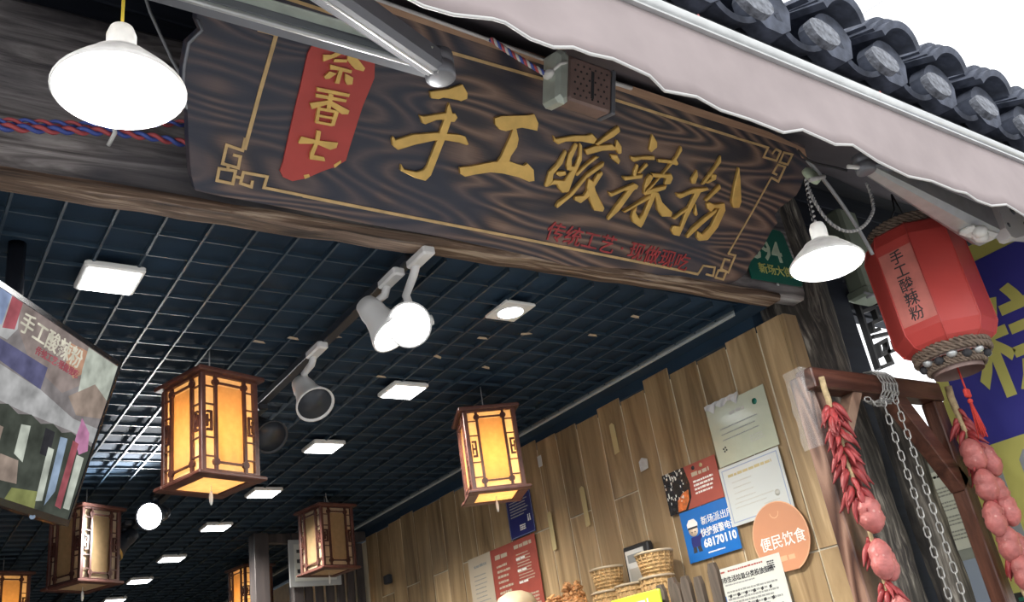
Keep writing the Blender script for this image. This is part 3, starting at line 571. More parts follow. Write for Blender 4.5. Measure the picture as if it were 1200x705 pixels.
# ------------------------------------------------------------------ twisted wires along the lintel
for q, (pts, lb) in enumerate((([(-.3, 1.735, 2.80), (.132, 1.73, 2.822), (.225, 1.73, 2.84), (.332, 1.725, 2.862), (.42, 1.715, 2.865), (.60, 1.70, 2.86)], 'thick red and blue twisted wire pair along the lintel, lower of the two'),
                     ([(-.3, 1.735, 2.822), (.132, 1.73, 2.836), (.30, 1.728, 2.872), (.43, 1.715, 2.904), (.60, 1.70, 2.945)], 'thin red and blue twisted wire along the lintel, upper of the two'))):
    w = thing('twisted_wire', lb, 'wire', pts[1]); T0 = Matrix.Translation(-Vector(pts[1]))
    for s_, mm in enumerate(('wire_red', 'wire_blue')):
        obj('strand', MB(T0).tube(helix(pts, .0052, 16, s_*math.pi), .0052 if q == 0 else .004, 6), mm, w)
    if q == 0:
        obj('cable_clip', MB(T0).tube([(.334, 1.75, 2.882), (.340, 1.712, 2.878), (.343, 1.71, 2.852), (.338, 1.745, 2.842)], .005, 6), 'trim_white', w)
cw = thing('black_lintel_cable', 'thin dark cable slanting down the wall above the pendant lamp on the left', 'cable', (.40, 1.80, 3.3))
T0 = Matrix.Translation((-.40, -1.80, -3.3))
obj('cable', MB(T0).tube([(.37, 1.76, 3.45), (.42, 1.75, 3.25), (.47, 1.745, 3.12), (.52, 1.74, 3.02)], .004, 6), 'grey_cord', cw)
def TW(loc): return Matrix.Translation(-Vector(loc))
# ------------------------------------------------------------------ awning: fabric, front bar, valance with wavy hem
aw = thing('awning', 'faded pink canvas awning with a pale front bar and wavy valance above the sign', 'awning', (1.8, .90, 2.83))
T0 = TW((1.8, .90, 2.83))
vb = [(.634, 2.639), (.686, 2.636), (.758, 2.647), (.783, 2.648), (.834, 2.633), (.883, 2.632), (.925, 2.643), (.958, 2.635), (1.006, 2.636), (1.108, 2.64), (1.147, 2.622), (1.239, 2.637), (1.301, 2.622), (1.405, 2.636), (1.493, 2.621), (1.548, 2.636), (1.658, 2.627), (1.733, 2.647), (1.808, 2.617), (1.969, 2.629), (2.064, 2.634), (2.152, 2.622), (2.214, 2.63), (2.253, 2.616), (2.305, 2.606), (2.368, 2.617), (2.422, 2.607), (2.485, 2.611)]
vb = [(-.6+.1*k, 2.635+.008*math.sin(k*1.9)) for k in range(12)]+vb+[(2.55+.07*k, 2.606+.009*math.sin(k*1.7)) for k in range(22)]
m = MB(T0); vs = []; fs = []; rows = 6
for i, (xx, zz) in enumerate(vb):
    for q in range(rows+1):
        t = q/rows; z = 2.825*(1-t)+zz*t
        yy = .90+.010*math.sin(xx*9+t*2)*t+.006*math.sin(xx*23)*t*t
        vs.append((xx, yy, z))
n = len(vb)
for i in range(n-1):
    for q in range(rows): fs.append((i*(rows+1)+q, i*(rows+1)+q+1, (i+1)*(rows+1)+q+1, (i+1)*(rows+1)+q))
m.add(vs, fs, True)
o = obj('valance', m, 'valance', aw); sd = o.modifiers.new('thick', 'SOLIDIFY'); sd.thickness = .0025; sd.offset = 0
hem = [vs[i*(rows+1)+rows] for i in range(n)]
obj('hem', MB(T0).tube(hem, .0032, 6), 'white_cord', aw)
obj('front_bar', MB(T0).tube([(-.6, .90, 2.838), (4.02, .90, 2.838)], .019, 14).box((-.6, .888, 2.818), (4.02, .912, 2.826)), 'alu', aw)
# canvas rising back to the wall, slightly slack
vs = []; fs = []; nx, ny = 40, 10
for i in range(nx+1):
    for j in range(ny+1):
        xx = -.6+4.62*i/nx; t = j/ny
        vs.append((xx, .905+.86*t, 2.83+.575*t-.002*math.sin(math.pi*t)+.006*math.sin(xx*6+t*3)))
for i in range(nx):
    for j in range(ny): fs.append((i*(ny+1)+j, i*(ny+1)+j+1, (i+1)*(ny+1)+j+1, (i+1)*(ny+1)+j))
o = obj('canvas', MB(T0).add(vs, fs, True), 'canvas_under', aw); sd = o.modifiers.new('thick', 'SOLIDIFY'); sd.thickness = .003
# folding arms: boxes that taper, joined at elbows
def arm_mb(a, b, w0, w1, h0, h1, T, ridge=True):
    a = Vector(a); b = Vector(b); L = (b-a).length; F = frame_mat(a, b-a, Vector((0, 0, 1)).cross(b-a).cross(b-a) * -1)
    m = MB(T @ F)
    vs = []
    for x, w, h in ((0, w0, h0), (L, w1, h1)):
        c = .22*min(w, h)
        for y, z in ((-w/2+c, -h/2), (w/2-c, -h/2), (w/2, -h/2+c), (w/2, h/2-c), (w/2-c, h/2), (-w/2+c, h/2), (-w/2, h/2-c), (-w/2, -h/2+c)): vs.append((x, y, z))
    fs = [tuple(reversed(range(8))), tuple(range(8, 16))]+[(k, (k+1) % 8, 8+(k+1) % 8, 8+k) for k in range(8)]
    fs = [tuple(reversed(f)) for f in fs]
    m.add(vs, [tuple(f) for f in fs]); return m
def awning_arm(label, E, A, B, wa, wb, wm, mat1, mat2):
    t = bpy.data.objects.new('folding_arm', None); COL.objects.link(t); t.parent = aw; t.location = Vector(E)-Vector((1.8, .90, 2.83)); t['label'] = label; T = TW(E)
    o = obj('rear_arm', arm_mb(E, A, wa[0], wa[1], wa[0]*.8, wa[1]*.8, T), mat1, t)
    o2 = obj('front_arm', arm_mb(E, B, wb[0], wb[1], wb[0]*.8, wb[1]*.8, T), mat2, t)
    obj('elbow_joint', MB().lathe([(wm*.7, -wm*1.0), (wm, -wm*.9), (wm, -wm*.1), (wm*.82, 0), (wm, wm*.1), (wm, wm*.9), (wm*.6, wm*1.05)], 20), 'alu_dark', t)
    return t, T
la, T = awning_arm('folded grey awning arm with a bright lower rim crossing the upper left of the sign', (.813, 1.15, 2.758), (.12, 1.48, 3.07), (.30, .962, 2.748), (.052, .062), (.056, .066), .030, 'alu_dark', 'alu_dark')
a = Vector((.813, 1.15, 2.758)); b = Vector((.12, 1.48, 3.07)); d = (b-a).normalized()
obj('lower_rim', MB(T).tube([a+Vector((-.012, -.015, -.025)), b+Vector((-.012, -.015, -.030))], .0065, 8), 'alu', la)
obj('channel_plate', arm_mb(a+Vector((-.03, -.028, .004)), b+Vector((-.02, -.030, .004)), .004, .004, .026, .03, T), 'box_plate', la)
b2 = Vector((.30, .962, 2.748))
obj('upper_rim', MB(T).tube([a+Vector((-.015, -.004, -.024)), b2+Vector((-.01, -.004, -.028))], .006, 8), 'alu', la)
ra, T = awning_arm('grey metal awning arm thickening to the right above the red lantern', (2.053, 1.05, 2.772), (2.70, 1.10, 2.735), (2.45, .93, 2.80), (.042, .115), (.034, .034), .026, 'alu', 'alu_dark')
obj('cable_tie_end', MB(T).tube([(1.99, 1.06, 2.755), (2.05, 1.05, 2.76)], .006, 8), 'trim_white', ra)
obj('knuckle', MB(T).ball((2.62, 1.08, 2.675), (.030, .022, .020), 10, 8).ball((2.58, 1.06, 2.672), (.02, .022, .018)).bbox((2.55, 1.06, 2.675), (2.70, 1.11, 2.70), .01), 'trim_white', ra)
bk = thing('awning_wall_bracket', 'pale metal end bracket with round holes to the right of the awning arm', 'bracket', (2.86, 1.08, 2.765))
m = MB().prism([(-.10, -.045), (-.085, -.075), (-.06, -.075), (.02, -.05), (.16, -.03), (.30, -.02), (.30, .10), (-.06, .10), (-.09, .03)], -.02, .02, Matrix.Rotation(math.radians(90), 4, 'X'))
bp = obj('end_plate', m, 'spot_white', bk)
m = MB()
for hx, hz, r in ((0, .035, .014), (.06, .04, .010), (.09, .05, .010), (.05, -.005, .010), (-.07, -.03, .008)):
    m.lathe([(r, .0201), (r, .0215)], 14, Matrix.Rotation(math.radians(90), 4, 'X') @ Matrix.Translation((hx, hz, 0)))
obj('bolt_hole', m, 'alu_dark', bp)

# ------------------------------------------------------------------ tiled roof edge
rf = thing('tiled_roof', 'grey curved clay roof tiles stacked along the eave above the awning', 'roof', (2.0, .95, 2.975))
slope = .5; sl = math.atan(slope)
def arc(r, a0, a1, thick, L, n=12, up=True):
    """curved tile: arc in xz, running along +y"""
    vs = []; fs = []
    for yy in (0, L):
        for rr in (r, r-thick):
            for k in range(n+1):
                a = math.radians(a0+(a1-a0)*k/n); s = 1 if up else -1
                vs.append((rr*math.cos(a), yy, s*rr*math.sin(a)))
    q = n+1
    for k in range(n):
        fs += [(k, k+1, 2*q+k+1, 2*q+k), (q+k+1, q+k, 3*q+k, 3*q+k+1), (k+1, k, q+k, q+k+1), (2*q+k, 2*q+k+1, 3*q+k+1, 3*q+k)]
    fs += [(0, 2*q, 3*q, q), (n, q+n, 3*q+n, 2*q+n)]
    return vs, fs
cov = MB().add(*arc(.112, 33, 147, .021, .22), False).mesh('cover_tile', 'roof_tile')
pan = MB().add(*arc(.150, 38, 142, .016, .22, up=False), False).mesh('pan_tile', 'roof_tile')
mm = MB(Matrix.Rotation(math.radians(90), 4, 'X'))
mm.prism([(.088*math.cos(math.radians(a)), .088*math.sin(math.radians(a))-.0) for a in range(20, 161, 14)]+[(-.07, -.03), (-.03, -.055), (.03, -.055), (.07, -.03)], -.05, 0)
plug = mm.mesh('mortar_plug', 'roof_tile')
drip_poly = [(.060*math.cos(a), .046*math.sin(a)*(1.0 if math.sin(a) < 0 else .7)) for a in [math.radians(22.5*q) for q in range(16)]]
drip = MB(Matrix.Rotation(math.radians(86), 4, 'X')).prism(drip_poly, 0, .022).mesh('drip_tile', 'roof_mortar')
r_ = random.Random(11)
for k in range(-10, 10):
    cx = 2.0+.262*k-2.0
    rows_n = 7
    for j in range(rows_n):
        o = obj('cover_tile', cov, None, rf, loc=(cx+r_.uniform(-.004, .004), .0+j*.19*math.cos(sl), .140+j*.19*math.sin(sl)), rot=(sl-.05, r_.uniform(-.03, .03), r_.uniform(-.02, .02)))
        o.scale = (1, 1, 1)
    for s in range(2):   # extra tiles stacked on the eave end
        obj('cover_tile', cov, None, rf, loc=(cx+r_.uniform(-.006, .006), .012+.022*s, .158+.025*s), rot=(sl-.12, r_.uniform(-.04, .04), r_.uniform(-.03, .03)))
    obj('mortar_plug', plug, None, rf, loc=(cx, .03, .135), rot=(.1, 0, 0))
    px = cx-.131
    for j in range(rows_n):
        obj('pan_tile', pan, None, rf, loc=(px+r_.uniform(-.004, .004), -.01+j*.19*math.cos(sl), .215+j*.19*math.sin(sl)), rot=(sl-.05, r_.uniform(-.03, .03), 0))
    obj('drip_tile', drip, None, rf, loc=(px, .0, .085), rot=(r_.uniform(-.1, .1), r_.uniform(-.15, .15), 0))
obj('roof_board', MB(TW((2.0, .95, 3.0))).add([(-.75, 1.02, 3.05), (4.6, 1.02, 3.05), (4.6, 2.30, 3.69), (-.75, 2.30, 3.69), (-.75, 1.02, 3.07), (4.6, 1.02, 3.07), (4.6, 2.30, 3.71), (-.75, 2.30, 3.71)],
    [(0, 3, 2, 1), (4, 5, 6, 7), (0, 1, 5, 4), (1, 2, 6, 5), (2, 3, 7, 6), (3, 0, 4, 7)]), 'roof_board', rf)
obj('eave_board', MB(TW((2.0, .95, 3.0))).box((-.75, 1.06, 2.93), (4.6, 1.08, 3.08)), 'roof_board', rf)
for q in range(3):
    obj('eave_batten', MB(TW((2.0, .95, 3.0))).box((2.4, .955+.01*q, 2.905+.022*q), (4.6, .985, 2.918+.022*q)), 'roof_tile', rf)
for (xx, zz, lb) in ((1.385, 2.885, 'scrap of red string caught under the eave tiles near the top edge of the picture'), (2.055, 2.885, 'scrap of faded red string knotted on the awning bar below the tiles')):
    s_ = obj('string_scrap', MB().tube([(0, 0, 0), (.02, -.01, .012), (.045, .0, .004), (.06, -.008, -.02), (.075, 0, -.04)], .0032, 6).tube([(.0, 0, 0), (-.012, .0, .02), (-.02, 0, .035)], .003, 6), 'pink_string', loc=(xx, .934, zz))
    tag(s_, lb, 'string')
for q, (a, b, lb) in enumerate((((7.46, 3.6, 7.33), (10.13, 3.6, 9.27), 'upper thin black cable stretched across the pale sky'), ((7.27, 3.6, 7.5), (12.82, 3.6, 7.91), 'lower thin black cable stretched across the pale sky behind the tiles'))):
    c = obj('sky_cable', MB(TW(a)).tube([Vector(a).lerp(Vector(b), k/8)-Vector((0, 0, .02*math.sin(math.pi*k/8))) for k in range(9)], .006, 6), 'grey_cord', loc=a)
    tag(c, lb, 'cable')

# ------------------------------------------------------------------ enamel pendant lamps
SHADE = [(.095, 0), (.0985, .003), (.096, .008), (.088, .018), (.072, .036), (.060, .048), (.050, .054), (.050, .060), (.034, .070), (.0225, .076), (.0225, .112), (.018, .126), (.006, .130)]
def pendant(label, loc, power, cordpts, cordmat, tilt=(0, 0)):
    t = thing('pendant_lamp', label, 'lamp', loc, group=None)
    t.rotation_euler = (tilt[0], tilt[1], 0)
    m = MB().lathe(SHADE, 36, cap=False); inner = [(r-.0025, z-.0015) for r, z in SHADE[2:9]]
    m.lathe([(.095, 0), (.0925, .004)]+inner, 36, cap=False)
    obj('shade', m, 'shade_plastic', t)
    obj('bulb', MB().ball((0, 0, .030), (.036, .036, .030), 18, 12), 'bulb', t)
    c = obj('cord', MB(TW(loc)).tube(cordpts, .0026, 6), cordmat, t)
    if any(tilt): c.matrix_parent_inverse = Matrix.Identity(4); c.rotation_euler = (-tilt[0], -tilt[1], 0)
    light('lamp_glow', 'POINT', (0, 0, -.012), power, (1, .97, .93), .03, t)
    return t
pendant('lit white enamel pendant lamp on a yellow cord in front of the weathered lintel', (.245, 1.20, 2.555), 6, [(.245, 1.20, 2.665), (.246, 1.20, 2.80), (.243, 1.20, 2.995)], 'yellow_cord')
pr = (2.03, 1.23, 2.56)
pendant('lit white enamel pendant lamp on a twisted cord, between sign and red lantern', pr, 4, [(2.03, 1.23, 2.67), (2.045, 1.232, 2.76), (2.07, 1.235, 2.84)], 'black_cord', (.0, .10))
tc_ = thing('twisted_lamp_cord', 'loose loop of twisted white cord hanging beside the right pendant lamp', 'cable', (2.07, 1.235, 2.84)); T = TW((2.07, 1.235, 2.84))
lp = bez((2.07, 1.235, 2.84), (2.07, 1.235, 2.62), (2.26, 1.23, 2.68), (2.365, 1.23, 2.80), 14)+bez((2.365, 1.23, 2.80), (2.38, 1.23, 2.84), (2.385, 1.23, 2.86), (2.38, 1.23, 2.90), 4)[1:]
for q in range(2): obj('strand', MB(T).tube(helix(lp, .0028, 30, q*math.pi), .0026, 6), ('white_cord', 'grey_cord')[q], tc_)
obj('strand', MB(T).tube(helix([(2.07, 1.232, 2.84), (2.05, 1.232, 2.76), (2.035, 1.23, 2.675)], .0035, 10, 1), .003, 6), 'white_cord', tc_)
for q, (pts, mt, lb) in enumerate(((bez((2.14, 1.25, 2.94), (2.20, 1.25, 2.88), (2.27, 1.24, 2.74), (2.29, 1.24, 2.64), 14), 'grey_cord', 'left of two parallel grey cables slanting down behind the lamp cord loop'),
     (bez((2.155, 1.262, 2.945), (2.215, 1.26, 2.885), (2.285, 1.25, 2.75), (2.305, 1.25, 2.65), 14), 'alu', 'right of two parallel grey cables slanting down behind the lamp cord loop'))):
    c = obj('grey_cable', MB(TW(pts[0])).tube(pts, .0052, 6), mt, loc=pts[0]); tag(c, lb, 'cable')
c = obj('black_cable', MB(TW((2.09, 1.24, 2.95))).tube(bez((2.09, 1.24, 2.95), (2.14, 1.24, 2.90), (2.17, 1.24, 2.93), (2.24, 1.2, 2.89), 12), .004, 6), 'black_cord', loc=(2.09, 1.24, 2.95)); tag(c, 'thin black cable between the sign end and the awning arm elbow', 'cable')
c = obj('round_switch', MB(Matrix.Rotation(math.radians(75), 4, 'X')).lathe([(.030, 0), (.030, .012), (.022, .018)], 18), 'plaque_text', loc=(2.155, 1.27, 2.89)); tag(c, 'small pale green round cover behind the cables near the sign corner', 'cover')
c = obj('cord_end', MB(TW((2.10, 1.24, 2.85))).tube([(2.10, 1.24, 2.85), (2.17, 1.235, 2.875)], .007, 8), 'white_cord', loc=(2.10, 1.24, 2.85)); tag(c, 'short white cord end sticking out left of the awning elbow', 'cable')

# ------------------------------------------------------------------ track, spots, downlights
tk = obj('lighting_track', MB().bbox((-.016, 0, -.014), (.016, 5.4, .012), .002), 'spot_black', loc=(1.115, 1.84, 2.745)); tag(tk, 'black lighting track running back along the grid ceiling', 'lighting track')
def spot(label, loc, aim, mat, lit=0, arm=(.0, .06, -.10), gold=False, col=(1, .98, .95)):
    """loc: adapter under the track; the head hangs from an angled arm and points along aim"""
    t = thing('track_spot', label, 'spotlight', loc)
    obj('adapter', MB().bbox((-.018, -.055, -.026), (.018, .045, .0), .005), mat, t)
    j = Vector(arm)
    obj('arm', MB().tube([(0, .02, -.02), (0, .04, -.042), (j.x*.6, j.y*.9+.02, -.05), (j.x, j.y, j.z)], .0115, 10), mat, t)
    hd = thing('tmp', '', '', (0, 0, 0)); del hd['label']; del hd['category']; hd.name = 'head'
    hd.parent = t; hd.location = j; hd.rotation_euler = Vector(aim).to_track_quat('Z', 'Y').to_euler()
    obj('body', MB().lathe([(.012, -.062), (.030, -.056), (.037, -.02), (.037, .0), (.044, .03), (.060, .072), (.062, .080), (.057, .080), (.045, .045)], 28), 'gold_rim' if False else mat, hd)
    obj('lens', MB().lathe([(.054, .072), (.054, .075)], 28), 'led_face' if lit else 'spot_black', hd)
    obj('joint', MB().lathe([(.014, -.01), (.014, .02)], 12, Matrix.Rotation(math.radians(90), 4, 'Y') @ Matrix.Translation((0, 0, .025))), mat, hd)
    if gold: obj('rim', MB().lathe([(.063, .072), (.064, .082), (.060, .083)], 28, cap=False), 'gold_rim', hd)
    if lit: light('spot_beam', 'SPOT', (0, 0, .09), lit, col, .05, hd, math.radians(165 if lit == 50 else 110), None, .6).rotation_euler = (math.pi, 0, 0)
    return t
spot('lit white track spot nearest the lintel, its round face glaring straight out', (1.12, 1.80, 2.735), (-.68, -.62, -.40), 'spot_white', 60, (.05, .135, -.135))
spot('white track spot with bell head right behind the glaring one', (1.10, 1.93, 2.735), (.30, -.45, -.85), 'spot_white', 30, (-.02, .06, -.10))
spot('unlit white track spot with bell head pointing down, hanging alone in mid ceiling', (1.10, 2.44, 2.735), (.05, -.62, -.75), 'spot_white', 0, (.0, .09, -.115))
spot('unlit black track spot beside the big lit lantern', (1.115, 3.0, 2.735), (.12, -.75, -.60), 'spot_black', 0, (.0, -.03, -.09))
spot('lit track spot glaring far down the room between two lanterns', (1.05, 4.10, 2.735), (-.66, -.70, -.30), 'spot_black', 50, (.0, -.03, -.11))
spot('dark track spot with a brass rim farthest down the track', (1.05, 4.66, 2.735), (-.75, -.15, -.62), 'spot_black', 0, (.0, .0, -.085), True)

def downlight(label, x, y, rnd_=False, group=None):
    t = thing('ceiling_downlight', label, 'downlight', (x, y, 2.748))
    if rnd_:
        obj('panel', MB().bbox((-.056, -.062, -.004), (.056, .062, .006), .002), 'trim_white', t)
        obj('lit_disc', MB().lathe([(.040, -.007), (.040, -.003)], 24), 'downlight', t)
        obj('ring', MB().lathe([(.042, -.0075), (.046, -.006), (.046, -.0035), (.042, -.0035)], 24, cap=False), 'trim_white', t)
    else:
        obj('bezel', MB().bbox((-.071, -.070, -.010), (.071, .070, .008), .004), 'trim_white', t)
        obj('lit_panel', MB().bbox((-.061, -.060, -.013), (.061, .060, -.0095), .001), 'downlight', t)
    return t
downlight('round downlight in a square beige panel, nearest in the ceiling row', 1.590, 2.060, True)
nm = ['second', 'third', 'fourth', 'fifth', 'sixth', 'seventh', 'eighth']
for (x, y), w in zip([(1.58, 2.765), (1.558, 3.444), (1.56, 4.161), (1.543, 4.83), (1.523, 5.593), (1.50, 6.237), (1.498, 6.914)], nm):
    downlight('small square lit downlight, %s from the lintel in the row down the ceiling' % w, x, y)
downlight('square lit downlight alone at the left of the ceiling', .437, 2.175)
for (x, y, e) in ((1.59, 2.06, 9), (1.58, 2.765, 9), (1.558, 3.444, 9), (1.56, 4.161, 9), (1.543, 4.83, 8), (1.5, 5.6, 7), (.437, 2.175, 9)):
    light('downlight_beam', 'SPOT', (x, y, 2.725), e*FL, (1, .95, .86), .05, None, math.radians(150), (0, 0, -1), .8)
# ------------------------------------------------------------------ fretwork lanterns hung from the ceiling
def make_lantern():
    t = thing('hanging_lantern', 'x', 'lantern', (0, 0, 0), group=None)
    H = .30; a = .0975
    obj('top_frame', MB().bbox((-.116, -.116, -.004), (.116, .116, .010), .003), 'lantern_wood', t)
    m = MB()
    for s in (-1, 1):
        m.bbox((-.116, s*.092-.020, -H-.012), (.116, s*.092+.020, -H), .003)
        m.bbox((s*.092-.020, -.0725, -H-.012), (s*.092+.020, .0725, -H), .003)
    obj('bottom_frame', m, 'lantern_wood', t)
    for sx in (-1, 1):
        for sy in (-1, 1):
            obj('post', MB().bbox((-.008, -.008, -H+.0005), (.008, .008, -.0045), .002), 'lantern_wood', t, loc=(sx*(a-.006), sy*(a-.006), 0))
    RX = Matrix.Rotation(math.radians(90), 4, 'X')
    pm = MB(RX).line([(-.067, -.279), (.067, -.279), (.067, -.020), (-.067, -.020), (-.067, -.279)], .031, -.0006, .0006).mesh('paper_panel', 'paper')
    cm = MB().box((-.0515, -.0006, -.264), (.0515, .0006, -.035)).mesh('center_panel', 'amber_paper')
    L = MB(); d = .005
    for s in (-1, 1):
        L.box((s*.050-.0045, -.012, -H+.004), (s*.050+.0045, -.003, -.006))
        for z in (-.045, -.100, -.200, -.255): L.box((min(s*.052, s*.084), -.010, z-.0018), (max(s*.052, s*.084), -.004, z+.0018))
        L.box((min(s*.066, s*.080), -.011, -.180), (max(s*.066, s*.080), -.004, -.174)); L.box((min(s*.066, s*.080), -.011, -.126), (max(s*.066, s*.080), -.004, -.120))
        L.box((min(s*.062, s*.068), -.011, -.180), (max(s*.062, s*.068), -.004, -.120)); L.box((min(s*.066, s*.076), -.011, -.153), (max(s*.066, s*.076), -.004, -.147))
        L.box((min(s*.076, s*.080), -.011, -.168), (max(s*.076, s*.080), -.004, -.132))
        for z in (-.030, -.270):
            L.lathe([(.0115, .003), (.0115, .012)], 10, Matrix.Translation((s*.050, 0, z)) @ Matrix.Rotation(math.radians(90), 4, 'X'), smooth=False)
    for z in (-.030, -.270): L.box((-.050, -.010, z-.0028), (.050, -.003, z+.0028))
    L.box((-.090, -.010, -.010), (.090, -.0005, -.004)); L.box((-.090, -.010, -H), (.090, -.0005, -H+.008))
    lm = L.mesh('lattice', 'lantern_wood')
    for k in range(4):
        an = k*math.pi/2; c, s = math.cos(an), math.sin(an)
        R4 = Matrix.Rotation(an, 4, 'Z')
        p = obj('paper_panel', pm, None, t); p.location = R4 @ Vector((0, -a+.010, 0)); p.rotation_euler = (0, 0, an)
        q_ = obj('center_panel', cm, None, t); q_.location = R4 @ Vector((0, -a+.010, 0)); q_.rotation_euler = (0, 0, an)
        l = obj('lattice', lm, None, t); l.location = R4 @ Vector((0, -a+.0085, 0)); l.rotation_euler = (0, 0, an)
    obj('bottom_panel', MB().box((-.075, -.075, -H-.008), (.075, .075, -H-.006)), 'paper', t)
    obj('hanging_tag', MB().tube([(0, 0, -H-.008), (.0, .0, -H-.03)], .0012, 5).ball((0, 0, -H-.045), (.006, .006, .022), 8, 6), 'trim_white', t)
    return t
lan = make_lantern()
def lantern(first, label, loc, rz, top=2.752, power=0, bulb=True, cords=1):
    r = lan if first else dup(lan, loc, rz, label)
    r.location = loc; r.rotation_euler = (0, 0, rz); r['label'] = label; r['group'] = 'fretwork lanterns hung from the grid ceiling'
    return r
specs = [('big lit fretwork lantern with glowing amber panels, hanging at the left', (.818, 2.600, 2.645), .315, 1.0),
         ('lit fretwork lantern hanging in front of the tiled wall, its wood washed pink by light', (1.905, 2.735, 2.650), -.42, 1.25),
         ('unlit cream paper lantern hanging before the notice board and dark posts', (1.935, 4.31, 2.695), .20, 0),
         ('lantern under the television, one side glaring white from the spotlight', (.785, 4.20, 2.665), .50, 0),
         ('lantern at the bottom left corner, reddish and cut by the frame', (.640, 5.52, 2.665), .35, .35),
         ('small far lantern half hidden behind the dark post', (2.06, 5.78, 2.70), .20, .5)]
LAN = []
for k, (lb, loc, rz, pw) in enumerate(specs):
    LAN.append((lantern(k == 0, lb, loc, rz), loc, pw))
for (r, loc, pw) in LAN:
    h = 2.752-loc[2]
    obj('cord', MB().tube([(0, 0, .009), (0, 0, h+.02)], .0022, 6), 'grey_cord', r)
    if loc[0] > 1.92 and loc[1] < 5: obj('spare_cord', MB().tube([(0, -.01, .07), (.0, -.035, .03), (-.01, -.05, .012), (-.03, -.06, .03), (-.04, -.07, .07)], .002, 6), 'white_cord', r)
    if pw:
        obj('bulb', MB().ball((0, 0, -.175), (.018, .018, .026), 12, 8).lathe([(.010, -.150), (.010, -.012)], 10), 'warm_bulb', r)
        light('lantern_glow', 'POINT', (0, 0, -.175), pw*LANP, (1, .67, .32), .034, r)

# ------------------------------------------------------------------ television
tr = math.radians(17); rt = Vector((.643, .766, 0)).normalized(); nh = Vector((rt.y, -rt.x, 0)); upv = Vector((0, 0, 1))*math.cos(tr)+nh*math.sin(tr)
TVM = frame_mat((.472, 2.2, 2.525), rt, upv)
tv = thing('television', 'flat television tilted down from the ceiling at the left, showing the shop front', 'television', mat=TVM)
obj('casing', MB().bbox((-.705, -.395, -.045), (.004, .004, -.004), .006), 'tv_black', tv)
m = MB()
m.box((-.705, -.395, -.004), (.004, -.381, .004)); m.box((-.705, -.0065, -.004), (.004, .004, .004)); m.box((-.705, -.381, -.004), (-.698, -.0065, .004)); m.box((-.003, -.381, -.004), (.004, -.0065, .004))
obj('bezel', m, 'tv_black', tv)
def scr(name, col, s=.8):
    g = sum(col)/3; col = tuple(.75*c+.25*g for c in col)
    M[name] = m = emis(name, col, s); N = m.node_tree.nodes; L = m.node_tree.links; e = N['Emission']
    tc = N.new('ShaderNodeTexCoord'); nz = N.new('ShaderNodeTexNoise'); nz.inputs['Scale'].default_value = 22; nz.inputs['Detail'].default_value = 2.5
    r = ramp(N, [(.3, tuple(c*.65 for c in col)), (.7, tuple(min(1, c*1.3) for c in col))])
    L.new(tc.outputs['Object'], nz.inputs['Vector']); L.new(nz.outputs['Fac'], r.inputs['Fac']); L.new(r.outputs['Color'], e.inputs['Color'])
scr('scr_base', (.17, .15, .15), 1); scr('scr_brown', (.26, .20, .18)); scr('scr_red', (.36, .06, .08)); scr('scr_orange', (.48, .24, .13)); scr('scr_purple', (.09, .09, .20)); scr('scr_white', (.36, .36, .36))
scr('scr_olive', (.055, .065, .05)); scr('scr_pink', (.50, .16, .34)); scr('scr_cyan', (.22, .32, .46)); scr('scr_yel', (.20, .22, .05)); scr('scr_gw', (.42, .46, .38)); scr('scr_text', (.60, .56, .42))
scr('scr_blue', (.20, .28, .48)); scr('scr_dark', (.03, .03, .035)); scr('scr_tan', (.30, .22, .17))
sm = obj('screen', MB().box((-.699, -.382, -.004), (-.002, -.005, -.0005)), 'scr_base', tv)
